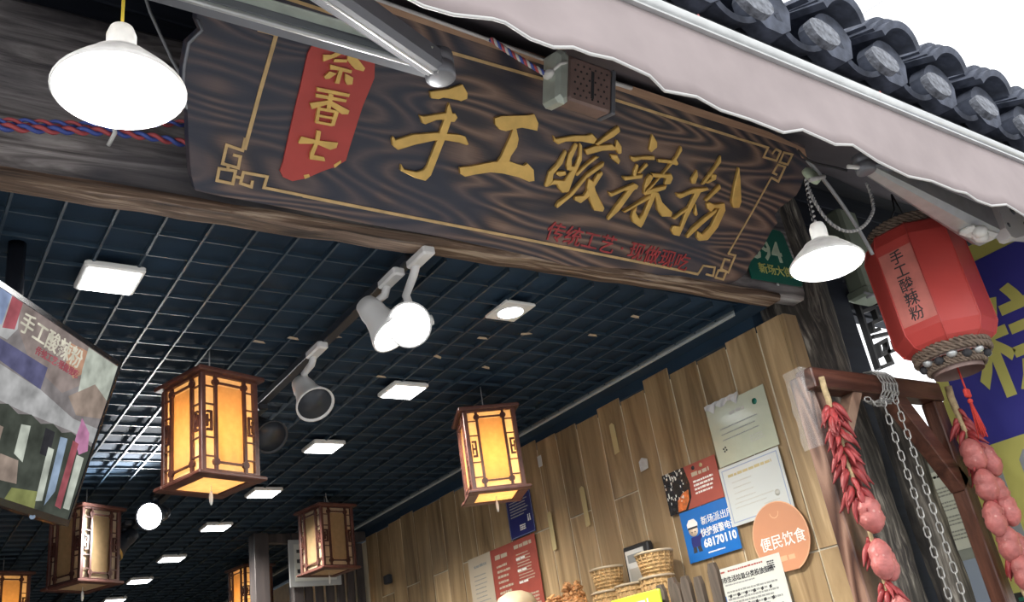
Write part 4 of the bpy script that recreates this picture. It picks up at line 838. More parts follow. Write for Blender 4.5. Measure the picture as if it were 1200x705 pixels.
pats = [('scr_white', [(-.699, -.006), (-.402, -.006), (-.382, -.06), (-.40, -.09), (-.699, -.10)]), ('scr_blue', [(-.47, -.006), (-.434, -.006), (-.43, -.07), (-.47, -.07)]),
        ('scr_brown', [(-.402, -.006), (-.006, -.006), (-.03, -.034), (-.176, -.131), (-.315, -.104), (-.382, -.057)]), ('scr_red', [(-.431, -.007), (-.395, -.007), (-.39, -.064), (-.425, -.074)]),
        ('scr_orange', [(-.212, -.023), (-.139, -.017), (-.114, -.058), (-.156, -.09), (-.198, -.07)]), ('scr_gw', [(-.139, -.008), (-.006, -.008), (-.004, -.095), (-.12, -.113), (-.135, -.06)]),
        ('scr_tan', [(-.07, -.075), (-.004, -.095), (-.004, -.14), (-.10, -.16), (-.15, -.13)]),
        ('scr_purple', [(-.699, -.10), (-.419, -.095), (-.252, -.098), (-.25, -.147), (-.397, -.134), (-.699, -.13)]), ('scr_white', [(-.699, -.13), (-.393, -.14), (-.25, -.147), (-.108, -.17), (-.004, -.165), (-.004, -.20), (-.099, -.197), (-.281, -.205), (-.355, -.205), (-.699, -.20)]),
        ('scr_olive', [(-.699, -.20), (-.64, -.215), (-.58, -.20), (-.50, -.215), (-.44, -.20), (-.36, -.213), (-.33, -.204), (-.29, -.214), (-.25, -.203), (-.21, -.212), (-.17, -.20), (-.13, -.21), (-.097, -.199), (-.003, -.21), (-.003, -.381), (-.699, -.381)]),
        ('scr_pink', [(-.075, -.16), (-.03, -.183), (-.014, -.222), (-.043, -.238), (-.075, -.212)]), ('scr_cyan', [(-.13, -.219), (-.103, -.216), (-.084, -.332), (-.105, -.368)]),
        ('scr_red', [(-.081, -.214), (-.057, -.216), (-.043, -.364), (-.067, -.361)]), ('scr_gw', [(-.05, -.24), (-.02, -.24), (-.010, -.36), (-.035, -.36)]), ('scr_yel', [(-.23, -.355), (-.144, -.345), (-.135, -.381), (-.24, -.381)]),
        ('scr_gw', [(-.27, -.23), (-.24, -.225), (-.225, -.30), (-.26, -.29)]), ('scr_tan', [(-.30, -.30), (-.24, -.30), (-.22, -.345), (-.29, -.35)]), ('scr_dark', [(-.19, -.215), (-.155, -.215), (-.145, -.27), (-.18, -.27)]),
        ('scr_gw', [(-.160, -.25), (-.138, -.25), (-.118, -.36), (-.14, -.365)]), ('scr_olive', [(-.092, -.25), (-.085, -.25), (-.07, -.36), (-.08, -.37)]), ('scr_tan', [(-.345, -.25), (-.32, -.25), (-.31, -.33), (-.34, -.34)])]
for k, (mt, p) in enumerate(pats):
    obj('picture_patch', MB().prism(p, 0, .0003+.00008*k), mt, sm)
o = obj('lettering', text_mesh('手工酸辣粉', .047, 'scr_text', off=.004), None, sm); o.location = (-.385, -.058, .0024); o.rotation_euler = (0, 0, -.02)
o = obj('lettering', text_mesh('传统工艺·现做现吃', .020, 'scr_red', off=.004), None, sm); o.location = (-.31, -.085, .0024)
obj('status_light', MB().ball((-.13, -.397, 0), (.006, .006, .006), 8, 6), 'scr_cyan', tv)
obj('mount_arm', MB(TVM.inverted()).tube([(.25, 2.02, 2.40), (.22, 2.10, 2.55), (.22, 2.12, 2.78)], .02, 10), 'tv_black', tv)

# ------------------------------------------------------------------ posters and boards on the right wall
def wall_sheet(name, label, cat, y0, z0, w, h, mat, poly=None, tilt=0, X=2.4865, thick=.0016, lift=0):
    """origin at the lower left corner as seen from the room; x runs toward the street"""
    Mx = frame_mat((X-lift, y0, z0), (0, -math.cos(tilt), math.sin(tilt)), (0, math.sin(tilt), math.cos(tilt)))
    t = thing(name, label, cat, mat=Mx)
    obj('sheet', MB().prism(poly or [(0, 0), (w, 0), (w, h), (0, h)], 0, thick), mat, t)
    return t
def bars(t, x0, y0, w, rows, dy, h, mat, seed=1, z=.002, ragged=.3):
    r = random.Random(seed); m = MB()
    for k in range(rows):
        x = x0; end = x0+w*(1-ragged*r.random())
        while x < end:
            l = r.uniform(.4, 1.6)*h*1.6; m.box((x, y0-k*dy, z-.0004), (min(x+l, end), y0-k*dy+h*r.uniform(.75, 1), z)); x += l+h*.35
    return obj('small_print', m, mat, t, kind='stuff')
# certificate, upper
c1 = wall_sheet('certificate', 'pale green landscape certificate with a round green seal, top sheet on the tiled wall', 'certificate', 2.161, 2.287, .278, .215, 'cert_green')
bars(c1, .105, .163, .07, 1, .02, .014, 'fade_ink', 3, ragged=0); bars(c1, .045, .125, .19, 3, .020, .004, 'grey_ink', 4); bars(c1, .165, .062, .07, 3, .009, .004, 'fade_ink', 5)
obj('seal', MB().lathe([(.011, .0016), (.011, .0022)], 20, Matrix.Translation((.225, .172, 0))), 'plaque', c1)
m = MB()
for a in range(4): m.prism([(.0, .004), (.006, .009), (.010, .004), (.005, .001)], .0016, .0022, Matrix.Translation((.045, .055, 0)) @ Matrix.Rotation(a*1.57+.4, 4, 'Z'))
obj('square_mark', m, 'ink', c1)
obj('torn_film', MB().add([(.0+.26*k/14, .214-.006*(k % 3)*(1 if k % 2 else 2), .004+.004*(k % 2)) for k in range(10)]+[(.0+.26*k/14, .228+.003*(k % 2), .006) for k in range(10)], [(k, k+1, 11+k, 10+k) for k in range(9)]), 'wrap', c1)
# certificate, lower
c2 = wall_sheet('certificate', 'white certificate with a thin blue border, taped below the pale green one', 'certificate', 2.167, 2.078, .276, .205, 'cert_white', lift=.0025)
obj('border', MB().line([(.012, .012), (.264, .012), (.264, .193), (.012, .193), (.012, .012)], .0035, .0016, .0021), 'cert_border', c2)
bars(c2, .035, .165, .20, 1, .02, .011, 'cert_gold', 6, ragged=0); bars(c2, .045, .142, .10, 4, .019, .004, 'fade_ink', 7); bars(c2, .035, .07, .19, 2, .015, .004, 'fade_ink', 8); bars(c2, .16, .04, .08, 2, .010, .004, 'fade_ink', 9)
obj('seal', MB().lathe([(.011, .0016), (.011, .0021)], 16, Matrix.Translation((.225, .062, 0))), 'fade_ink', c2)
# police notice
pn = wall_sheet('police_notice', 'blue notice with a cartoon officer and the number 68170110', 'notice', 2.407, 2.004, .255, .182, 'poster_blue')
text('新场派出所', .032, 'white_ink', pn, .098, .118, off=.004); text('快捷报警电话', .032, 'white_ink', pn, .085, .078, off=.010, sx=.92); text('68170110', .040, 'white_ink', pn, .088, .038, off=.03, sx=1.0)
bars(pn, .10, .016, .10, 1, .01, .005, 'white_ink', 10)
m = MB(); m.lathe([(.022, .0016), (.022, .0024)], 20, Matrix.Translation((.052, .108, 0)) @ Matrix.Diagonal((1.05, .95, 1, 1)))
of = obj('officer_figure', m, 'skin', pn)
obj('cap', MB().prism([(.026, .118), (.078, .118), (.080, .132), (.066, .148), (.040, .148), (.026, .134)], .0024, .0028), 'white_ink', of)
obj('cap_peak', MB().prism([(.028, .114), (.076, .114), (.078, .121), (.027, .121)], .0028, .0031), 'ink', of)
obj('eyes', MB().lathe([(.0028, .0024), (.0028, .0028)], 8, Matrix.Translation((.044, .103, 0))).lathe([(.0028, .0024), (.0028, .0028)], 8, Matrix.Translation((.060, .103, 0))), 'ink', of)
obj('uniform', MB().prism([(.034, .086), (.070, .086), (.092, .098), (.096, .090), (.076, .068), (.074, .050), (.032, .050), (.030, .068)], .0016, .0022), 'poster_navy', of)
obj('legs', MB().prism([(.034, .050), (.050, .050), (.048, .030), (.030, .030)], .0016, .0021).prism([(.054, .050), (.072, .050), (.076, .030), (.058, .030)], .0016, .0021), 'ink', of)
# food poster
fp = wall_sheet('food_poster', 'glossy red and black food poster left of the certificates, above the blue notice', 'poster', 2.452, 2.188, .28, .154, 'poster_red')
obj('dark_photo', MB().prism([(0, 0), (.095, 0), (.125, .04), (.132, .09), (.118, .154), (0, .154)], .0016, .0021), 'poster_black', fp)
obj('noodle_photo', MB().prism([(.045, .004), (.085, .004), (.112, .034), (.118, .07), (.088, .065), (.055, .045)], .0021, .0025), 'poster_orange', fp)
m = MB(); r = random.Random(5)
for k in range(46):
    x, y = r.uniform(.004, .10), r.uniform(.03, .15); w = r.uniform(.002, .006); m.box((x, y, .0021), (x+w, y+r.uniform(.004, .012), .0027))
obj('painted_glints', m, 'white_ink', fp, kind='stuff')  # light glinting on the glossy print, drawn as white specks
bars(fp, .15, .108, .09, 1, .01, .016, 'menu_paper', 12, ragged=0); bars(fp, .15, .085, .11, 4, .014, .008, 'white_ink', 13)
obj('small_emblem', MB().lathe([(.008, .0016), (.008, .0021)], 12, Matrix.Translation((.165, .138, 0))), 'ink', fp)
obj('small_emblem', MB().lathe([(.008, .0016), (.008, .0021)], 12, Matrix.Translation((.205, .138, 0))), 'cert_gold', fp)
# orange round board
a0 = [(.0, 0)]
cy, cz, rr = 1.978, 2.0, .115
op = [(rr*math.cos(a)*1.0, rr*math.sin(a)) for a in [math.radians(d) for d in range(-70, 251, 10)]]
ob_ = thing('round_orange_board', 'round orange board lettered 便民饮食 below the certificates', 'board', mat=frame_mat((2.4868, cy, cz), (0, -1, 0), (0, 0, 1)))
obj('sheet', MB().prism(op, 0, .0055), 'orange_board', ob_)
obj('pale_edge', MB().line(op, .0035, .0040, .0062), 'orange_edge', ob_)
text('便民饮食', .048, 'white_ink', ob_, -.090, -.028, .006, off=.004)
bars(ob_, -.03, -.075, .07, 1, .01, .018, 'orange_edge', 14, z=.006)
obj('hanger_ring', MB().line([(.018*math.cos(a), .082+.018*math.sin(a)) for a in [math.radians(d) for d in range(180, 361, 20)]], .003, .0055, .0062), 'orange_edge', ob_)
# rubbish sorting notice
ns = wall_sheet('sorting_notice', 'white printed rubbish sorting notice low on the tiled wall under the orange board', 'notice', 2.322, 1.70, .322, .256, 'poster_white', lift=.0045)
text('上海市生活垃圾分类投放指南', .0215, 'ink', ns, .012, .208, off=.008, sx=.98)
bars(ns, .012, .240, .06, 1, .01, .007, 'poster_red', 15, ragged=0); bars(ns, .085, .240, .16, 1, .01, .006, 'poster_red', 16, ragged=0); bars(ns, .06, .196, .16, 1, .01, .005, 'grey_ink', 17)
obj('blue_panel', MB().box((.018, .11, .0016), (.052, .165, .0021)), 'poster_blue', ns)
bars(ns, .06, .172, .24, 9, .012, .007, 'grey_ink', 18); bars(ns, .262, .235, .03, 4, .007, .005, 'ink', 19, ragged=0)
m = MB(); r = random.Random(8)
for k in range(24):
    x, y = .07+.036*(k % 6), .155-.035*(k//6); m.prism([(x, y), (x+r.uniform(.008, .014), y+.003), (x+.008, y+.013), (x-.002, y+.009)], .0021, .0026)
obj('small_picture', m, 'ink', ns, kind='stuff')
# red menu sheet, beige sheet, navy notice
rm = wall_sheet('menu_sheet', 'dark red menu sheet in two columns low on the tiled wall', 'menu', 3.685, 1.98, .372, .352, 'poster_red')
bars(rm, .035, .30, .11, 1, .01, .022, 'menu_paper', 20, ragged=0); bars(rm, .20, .315, .14, 1, .01, .018, 'menu_paper', 21, ragged=0)
bars(rm, .04, .262, .12, 9, .024, .011, 'menu_paper', 22); bars(rm, .21, .285, .13, 10, .013, .005, 'menu_paper', 23)
for z in (.262, .212, .160): bars(rm, .205, z, .07, 1, .01, .014, 'white_ink', 24, ragged=0)
bars(rm, .26, .10, .09, 5, .015, .009, 'menu_paper', 25)
bg = wall_sheet('menu_sheet', 'beige menu sheet joined to the left of the dark red one', 'menu', 3.89, 1.98, .203, .352, 'menu_paper')
bars(bg, .05, .30, .11, 1, .01, .014, 'grey_ink', 26, ragged=0); bars(bg, .04, .26, .13, 12, .020, .005, 'grey_ink', 27)
nv = wall_sheet('navy_notice', 'small navy blue notice right under the lantern, above the red menu', 'notice', 3.495, 2.338, .20, .19, 'poster_navy', lift=.001)
bars(nv, .025, .160, .15, 6, .013, .005, 'fade_ink', 28); bars(nv, .085, .045, .045, 3, .009, .007, 'white_ink', 29, ragged=0)
obj('figure_icon', MB().ball((.158, .082, .002), (.004, .004, .0008), 8, 4).prism([(.153, .055), (.163, .055), (.161, .078), (.155, .078)], .0016, .0022).ball((.172, .082, .002), (.004, .004, .0008), 8, 4).prism([(.167, .055), (.177, .055), (.175, .078), (.169, .078)], .0016, .0022), 'white_ink', nv)
obj('blue_border', MB().line([(.004, .004), (.196, .004), (.196, .186), (.004, .186), (.004, .004)], .002, .0016, .002), 'cert_border', nv)
# strips of old tape
for (y0, z0, w, h, ln) in ((3.197, 2.225, .028, .17, 'strip of cream tape on the tiles, leftmost of three'), (2.948, 2.268, .030, .17, 'strip of cream tape on the tiles, middle of three'), (2.687, 2.50, .030, .13, 'strip of cream tape on the tiles, rightmost and highest of three')):
    s_ = obj('tape_strip', MB(frame_mat((0, 0, 0), (0, -1, 0), (0, 0, 1))).prism([(0, 0), (w, .004), (w+.001, h-.012), (w*.6, h), (.001, h-.006)], 0, .0012), 'cream_tape', loc=(2.4865, y0, z0)); tag(s_, ln, 'tape')
s_ = obj('paper_patch', MB(frame_mat((0, 0, 0), (0, -1, 0), (0, 0, 1))).prism([(0, 0), (.045, .004), (.05, .04), (.02, .052), (.0, .04)], 0, .0012), 'wrap', loc=(2.4865, 2.56, 2.39)); tag(s_, 'small clear peeling patch on the tiles above the food poster', 'patch')
s_ = obj('paper_patch', MB(frame_mat((0, 0, 0), (0, -1, 0), (0, 0, 1))).prism([(0, 0), (.03, 0), (.03, .05), (0, .05)], 0, .0012), 'trim_white', loc=(2.4865, 3.20, 2.60)); tag(s_, 'small pale patch on the tiles just right of the lantern', 'patch')

# ------------------------------------------------------------------ goods at the foot of the wall
def basket(label, y, z, r=.062, h=.10):
    t = thing('wicker_basket', label, 'basket', (2.385, y, z))
    obj('bowl', MB().lathe([(r*.8, 0), (r, h), (r-.004, h), (r*.78, .004)], 20), 'wicker', t)
    m = MB()
    for k in range(7): m.tube([((r*.80+(r-r*.80)*k/7+.0015)*math.cos(a), (r*.80+(r-r*.80)*k/7+.0015)*math.sin(a), .006+k*h/7) for a in [2*math.pi*q/16 for q in range(16)]], .0035, 5, closed=True)
    for q in range(18):
        a = 2*math.pi*q/18; m.tube([(r*.8*math.cos(a), r*.8*math.sin(a), 0), ((r+.003)*math.cos(a), (r+.003)*math.sin(a), h)], .0022, 5)
    obj('weave', m, 'wicker', t)
    obj('rim', MB().tube([((r+.003)*math.cos(a), (r+.003)*math.sin(a), h) for a in [2*math.pi*q/24 for q in range(24)]], .005, 6, closed=True), 'plastic_clear', t)
    return t
sh = obj('goods_shelf', MB().bbox((2.24, 2.06, 1.76), (2.478, 3.6, 1.785), .003).bbox((2.24, 2.06, .0), (2.27, 2.10, 1.76), .003).bbox((2.44, 2.06, .0), (2.47, 2.10, 1.76), .003).bbox((2.24, 3.56, .0), (2.27, 3.6, 1.76), .003).bbox((2.44, 3.56, .0), (2.47, 3.6, 1.76), .003), 'slat'); tag(sh, 'wooden goods shelf along the tiled wall at the lower edge', 'shelf')
BK = [('wicker basket, lower left of the stacked five by the tiled wall', 2.77, 1.787), ('wicker basket, lower middle of the stacked five by the tiled wall', 2.63, 1.787), ('wicker basket, lower right of the stacked five by the tiled wall', 2.49, 1.787)]
for lb, y, z in BK: basket(lb, y, z, .060, .19)
basket('wicker basket, upper left of the stacked five', 2.755, 1.977, .060, .085); basket('wicker basket, upper right of the stacked five, behind the counter slats', 2.48, 1.977, .066, .085)
dv = thing('wall_meter', 'black framed meter with a grey window behind the wicker baskets', 'meter', mat=frame_mat((2.486, 2.722, 1.985), (0, -1, 0), (0, 0, 1)))
obj('case', MB().bbox((0, 0, 0), (.145, .145, .03), .005), 'device_black', dv)
obj('face', MB().box((.012, .004, .03), (.118, .128, .0315)), 'trim_white', dv)
obj('window', MB().box((.024, .082, .0315), (.106, .112, .033)), 'grey_ink', dv)
obj('lower_label', MB().box((.022, .012, .0315), (.10, .06, .0325)), 'fade_ink', dv)
r = random.Random(21)
for k in range(7):
    y = 2.315-.045*k; w = .036
    top = 1.925+r.uniform(-.02, .015)
    s_ = obj('counter_slat', MB().prism([(-w/2, 0), (w/2, 0), (w/2, .96), (w*.3, .985), (-w*.3, .985), (-w/2, .96)], -.008, .008, frame_mat((0, 0, 0), (0, 1, .0), (0, 0, 1))), 'slat', loc=(2.20-.002*k, y, top-.985))
    tag(s_, 'upright grey wooden slat in the counter fence, %s from the baskets' % ('first', 'second', 'third', 'fourth', 'fifth', 'sixth', 'seventh', 'eighth', 'ninth')[k], 'slat', 'upright slats in front of the tiled wall'); s_.rotation_euler = (r.uniform(-.03, .03), 0, r.uniform(-.12, .12))
gb = thing('glowing_price_board', 'yellow green price board at the bottom edge beside the baskets', 'sign', mat=frame_mat((2.16, 2.50, 1.625), (0, -1, -.03), (0, 0, 1)))
obj('board', MB().bbox((0, 0, 0), (.24, .285, .012), .003), 'lime', gb)
bars(gb, .04, .235, .16, 2, .05, .03, 'white_ink', 60, z=.013)
for k, (y, z, rr) in enumerate(((3.045, 1.91, .052), (2.915, 1.94, .062))):
    t = thing('snack_bag', ('lower heap of orange fried snacks beside the red menu', 'taller heap of orange fried snacks beside the baskets')[k], 'snack', (2.33, y, 1.787)); hh = z+.10-1.787
    m = MB(); q = random.Random(k)
    for j in range(150):
        a, b = q.uniform(0, 6.28), q.uniform(0, 1); zz = hh-.115+.105*b; ra = rr*(1-.5*b)
        c = Vector((ra*math.cos(a)*q.uniform(.6, 1), ra*math.sin(a)*q.uniform(.6, 1), zz+.01)); d = Vector((q.uniform(-1, 1), q.uniform(-1, 1), q.uniform(-.5, .8))).normalized()*.014
        m.tube([c-d, c+Vector((0, 0, .006)), c+d], [.003, .006, .003], 5)
    obj('snacks', m, 'noodle', t, kind='stuff'); obj('bag', MB().lathe([(rr*.9, 0), (rr, .03), (rr, hh-.11), (rr*.8, hh-.07), (rr*.3, hh-.03)], 16), 'noodle', t)
bn = thing('round_bun', 'pale rounded bun top at the bottom edge in front of the red menu', 'food', (2.28, 3.24, 1.98))
obj('bun', MB().lathe([(.05, 0), (.085, .02), (.088, .045), (.07, .075), (.035, .092), (.004, .096)], 24), 'dome', bn); obj('paper_cup', MB().lathe([(.06, -.19), (.07, 0), (.06, .001)], 20), 'menu_paper', bn)
c = obj('wall_hook', MB().bbox((-.03, -.03, -.02), (.0, .03, .03), .005), 'spot_black', loc=(2.486, 4.72, 2.40)); tag(c, 'small black hook box on the tiles near the far lantern', 'hook')

# ------------------------------------------------------------------ dark partition far inside
pt = thing('wooden_partition', 'dark wooden post partition at the far end of the tiled wall', 'partition', (2.1, 5.0, 0))
def pp(n, x0, x1, y0, y1, z0, z1): obj(n, MB(TW((2.1, 5.0, 0))).bbox((x0, y0, z0), (x1, y1, z1), .004), 'column', pt)
pp('post', 1.79, 1.875, 4.95, 5.04, 0, 2.735); pp('post', 2.01, 2.07, 4.96, 5.03, 0, 2.735); pp('header', 1.875, 2.48, 4.97, 5.02, 2.68, 2.735)
for x in (2.09, 2.155, 2.22, 2.285, 2.35, 2.415): pp('slat', x, x+.045, 4.985, 5.01, 0, 2.67)
nb = thing('notice_board', 'grey framed notice board on the dark partition behind the cream lantern', 'notice board', mat=frame_mat((1.985, 4.945, 2.43), (1, 0, 0), (0, 0, 1)))
obj('frame', MB().bbox((0, 0, -.01), (.31, .262, .0), .003), 'notice_frame', nb); obj('sheet', MB().box((.03, .03, 0), (.28, .235, .002)), 'poster_white', nb)
for k in range(3): bars(nb, .045+.0*k, .185-.055*k, .05, 1, .01, .026, 'ink', 40+k, z=.003, ragged=0)
# ------------------------------------------------------------------ old post, dark plank, fretwork, pipes at the right
def rough_post(x0, x1, y0, y1, z0, z1, n, amp, seed, k=14):
    r = random.Random(seed); m = MB(); vs = []; fs = []; cx, cy = (x0+x1)/2, (y0+y1)/2; rx, ry = (x1-x0)/2, (y1-y0)/2
    off = [0]*k
    for i in range(n+1):
        z = z0+(z1-z0)*i/n
        for q in range(k):
            off[q] = off[q]*.75+r.uniform(-amp, amp); a = 2*math.pi*q/k
            c, s = math.cos(a), math.sin(a); p = .62
            xx = math.copysign(abs(c)**p, c); yy = math.copysign(abs(s)**p, s)
            vs.append((cx+xx*(rx+off[q]), cy+yy*(ry+off[q]), z))
    for i in range(n):
        for q in range(k): fs.append((i*k+q, i*k+(q+1) % k, (i+1)*k+(q+1) % k, (i+1)*k+q))
    fs += [tuple(reversed(range(k))), tuple(range(n*k, n*k+k))]
    m.add(vs, fs, True); return m
o = obj('old_timber_post', rough_post(-.15, .15, -.10, .10, 0, 3.30, 74, .0045, 4), 'old_post', loc=(2.722, 1.84, -.02)); tag(o, 'thick mossy black timber post at the shop corner behind the wooden frame', 'post')
o = obj('dark_plank', MB().bbox((-.06, -.03, 0), (.12, .04, 3.1), .004), 'facade', loc=(2.95, 1.85, -.02)); tag(o, 'smooth navy plank fixed to the right of the mossy post', 'plank')
o = obj('plank_foot', rough_post(-.05, .05, -.05, .05, 0, 2.50, 50, .003, 9, 10), 'old_post', loc=(2.925, 1.715, -.02)); tag(o, 'slim weathered post in front of the navy plank, below the frame bar', 'post')
# fretwork bracket
fw = thing('iron_fretwork', 'black key pattern fretwork bracket against the bright gap', 'bracket', mat=frame_mat((3.0, 1.85, 2.45), (1, 0, 0), (0, 0, 1)))
fr = [[(3.211, 2.708), (3.277, 2.734), (3.269, 2.685), (3.204, 2.66), (3.211, 2.708)], [(3.176, 2.607), (3.264, 2.633), (3.256, 2.676), (3.341, 2.703), (3.343, 2.744)], [(3.256, 2.676), (3.269, 2.70)],
      [(3.175, 2.845), (3.274, 2.878), (3.272, 2.82), (3.35, 2.845), (3.345, 2.775), (3.19, 2.739)], [(3.272, 2.82), (3.215, 2.80), (3.21, 2.767), (3.26, 2.78)], [(3.17, 2.93), (3.40, 3.0), (3.39, 2.92), (3.30, 2.90)], [(3.16, 2.60), (3.17, 2.95)]]
fr = [[(x-3.0, z-2.45) for x, z in l] for l in fr]
for l in fr: obj('bar', MB().line(l, .014, -.012, .012), 'iron', fw)
dp = thing('drain_pipe', 'grey green plastic pipe box between the right lamp and the red lantern', 'pipe', (3.14, 1.78, 2.86))
obj('pipe', MB().bbox((-.062, -.04, .02), (.062, .04, .40), .012), 'pvc', dp); obj('collar', MB().bbox((-.07, -.048, .0), (.07, .048, .045), .01), 'pvc', dp)
obj('tie_wire', MB().tube([(-.09, -.05, -.02), (.0, -.055, .015), (.09, -.05, .03)], .006, 6).tube([(-.1, -.05, .0), (.08, -.055, -.02)], .005, 6), 'grey_cord', dp)

# side wall with its posters, beyond the gap
sw = struct('wall_side', MB().box((3.42, 1.55, 0), (3.50, 4.2, 2.385)), 'side_wall')
def side_sheet(name, label, y0, z0, w, h, mat):
    t = thing(name, label, 'poster', mat=frame_mat((3.4185, y0, z0), (0, -1, 0), (0, 0, 1))); obj('sheet', MB().box((0, 0, 0), (w, h, .002)), mat, t); return t
s1 = side_sheet('rules_poster', 'white printed poster with small coloured squares on the side wall behind the chain', 2.005, 1.915, .31, .30, 'poster_white')
bars(s1, .02, .275, .26, 1, .01, .010, 'ink', 50, ragged=0)
for k in range(4):
    obj('colour_square', MB().box((.02, .205-.055*k, .002), (.05, .235-.055*k, .0028)), ('poster_blue', 'poster_red', 'plaque', 'ink')[k], s1); bars(s1, .07, .23-.055*k, .21, 3, .014, .006, 'grey_ink', 51+k, z=.0028)
s2 = side_sheet('blue_poster', 'pale blue printed poster on the side wall lower edge', 2.0, 1.58, .20, .295, 'cert_border')
bars(s2, .02, .10, .15, 3, .02, .01, 'white_ink', 56, z=.003)
s3 = side_sheet('black_poster', 'black poster edge beside the pale blue one, behind the pods', 1.79, 1.58, .16, .34, 'device_black')
bars(s3, .02, .30, .12, 9, .03, .016, 'plaque', 57, z=.003)

# ------------------------------------------------------------------ neighbour's banner
bn_ = thing('blue_banner', 'blue cloth banner with yellow characters and border, hung at the right', 'banner', mat=frame_mat((3.15, 1.64, 1.72), (0, -1, 0), (0, 0, 1)))
obj('yellow_cloth', MB().box((0, 0, 0), (1.15, 1.157, .004)), 'banner_yellow', bn_)
obj('blue_field', MB().box((.045, .475, .004), (1.15, 1.095, .0052)), 'banner_blue', bn_)
text('糕', .39, 'banner_yellow', bn_, .150, .640, .0062, off=.012, ext=.0006)
text('点', .37, 'banner_yellow', bn_, .60, .655, .0062, off=.012, ext=.0006)
for k in range(9): obj('grey_bar', MB().prism([(.06+.115*k, .10), (.105+.115*k, .10), (.112+.115*k, .40), (.09+.115*k, .43), (.065+.115*k, .40)], .004, .0052), 'banner_grey', bn_)

# ------------------------------------------------------------------ wooden frame with bar and braces
wfm = thing('wooden_hanging_frame', 'reddish wooden frame with top bar and two braces at the right', 'frame', (2.31, 1.56, 0))
T = TW((2.31, 1.56, 0))
obj('post', MB(T).bbox((2.235, 1.55, 0), (2.335, 1.60, 2.385), .004), 'post_wood', wfm)
obj('bar', MB(T).bbox((2.240, 1.515, 2.335), (2.925, 1.575, 2.400), .004), 'frame_wood_x', wfm)
def brace(a, b, w, d):
    a = Vector(a); b = Vector(b); F = frame_mat(a, b-a, (0, 1, 0)); return MB(T @ F).bbox((0, -d/2, -w/2), ((b-a).length, d/2, w/2), .003)
obj('brace', brace((2.33, 1.545, 2.19), (2.46, 1.545, 2.345), .038, .045), 'brace_wood', wfm)
obj('brace', brace((2.66, 1.545, 2.345), (2.88, 1.545, 2.05), .060, .05), 'frame_wood_x', wfm)
obj('outer_post', MB(T).bbox((2.86, 1.52, 0), (2.92, 1.57, 2.335), .004), 'frame_wood', wfm)
# clear film wrapped round the post's corner
m = MB(T); vs = []; fs = []; r = random.Random(2)
for i in range(9):
    z = 2.408-i*.030
    for (x, y) in ((2.226, 1.607), (2.229, 1.544), (2.262, 1.5425)):
        vs.append((x+r.uniform(-.004, .004), y+r.uniform(-.004, .004), z))
for i in range(8):
    for q in range(2): fs.append((i*3+q, i*3+q+1, (i+1)*3+q+1, (i+1)*3+q))
M['film'] = flat('clear_film', (1, 1, 1), rough=.08, bump=.8, nscale=40)
b_ = M['film'].node_tree.nodes['Principled BSDF']; b_.inputs['Roughness'].default_value = .18; b_.inputs['Specular IOR Level'].default_value = 1.0; b_.inputs['Alpha'].default_value = .13
obj('clear_film', m.add(vs, fs, True), 'film', wfm)

# ------------------------------------------------------------------ chain wrapped over the bar
ch = thing('metal_chain', 'galvanised chain wrapped over the wooden bar and hanging in two strands', 'chain', (2.60, 1.50, 2.33))
lk = MB().tube([(.0075*math.cos(a), 0, .0105*math.sin(a)+(.006 if math.sin(a) > 0 else -.006)) for a in [2*math.pi*q/14 for q in range(14)]], .0022, 6, closed=True).mesh('chain_link', 'chain')
def strand(x, y, z0, n, dx=0):
    for k in range(n): obj('chain_link', lk, None, ch, loc=(x-2.60+dx*k, y-1.50, z0-2.33-k*.0285), rot=(0, 0, (.5 if k % 2 else 2.0)))
strand(2.585, 1.490, 2.31, 30); strand(2.525, 1.497, 2.30, 29)
for w in range(5):
    x = 2.555+.018*w
    P = [(1.545+.042*math.cos(a), 2.367+.046*math.sin(a)) for a in [2*math.pi*q/12 for q in range(12)]]
    for q in range(12):
        a = 2*math.pi*(q+.5)/12; ang = a
        obj('chain_link', lk, None, ch, loc=(x-2.60+.0015*q, 1.545+.044*math.cos(a)-1.50, 2.367+.048*math.sin(a)-2.33), rot=(ang, 0, 0) if q % 2 else (ang, .0, .9))
for q in range(5):
    obj('chain_link', lk, None, ch, loc=(2.44+.022*q-2.60, 1.492-1.50, 2.30-.012*math.sin(q)-2.33), rot=(0, 1.5, .6*(q % 2)))
# the slack thin end against the post
# ------------------------------------------------------------------ chili strings
def chili_mesh(L, bend, seed):
    r = random.Random(seed); n = 9; P = []; Rr = []
    for k in range(n):
        t = k/(n-1); P.append((bend*math.sin(t*2.2), .1*bend*math.sin(t*5), -L*t)); Rr.append(L*.115*(.35+1.1*math.sin(math.pi*min(1, t*.9+.15)))*(1-.55*t)+.0006)
    m = MB().tube(P, Rr, 7); return m
chm = [chili_mesh(.062, .010, 1).mesh('chili', 'chili'), chili_mesh(.055, -.008, 2).mesh('chili', 'chili'), chili_mesh(.07, .014, 3).mesh('chili', 'chili')]
def pod_mesh(seed, L=.098, R_=.031):
    r = random.Random(seed); m = MB(); n, k = 18, 16; vs = []; fs = []
    for i in range(n+1):
        t = i/n; z = -L*t
        w = R_*(math.sin(math.pi*min(1, max(0, t*.96+.02)))**.55)*(1-.16*math.exp(-((t-.48)/.12)**2))
        for q in range(k):
            a = 2*math.pi*q/k; b = 1+.075*math.sin(a*4+i*.9)*math.sin(i*1.15)
            vs.append((w*b*math.cos(a), w*b*math.sin(a), z))
    for i in range(n):
        for q in range(k): fs.append((i*k+q, (i+1)*k+q, (i+1)*k+(q+1) % k, i*k+(q+1) % k))
    fs += [tuple(range(k)), tuple(reversed(range(n*k, n*k+k)))]
    return m.add(vs, fs, True)
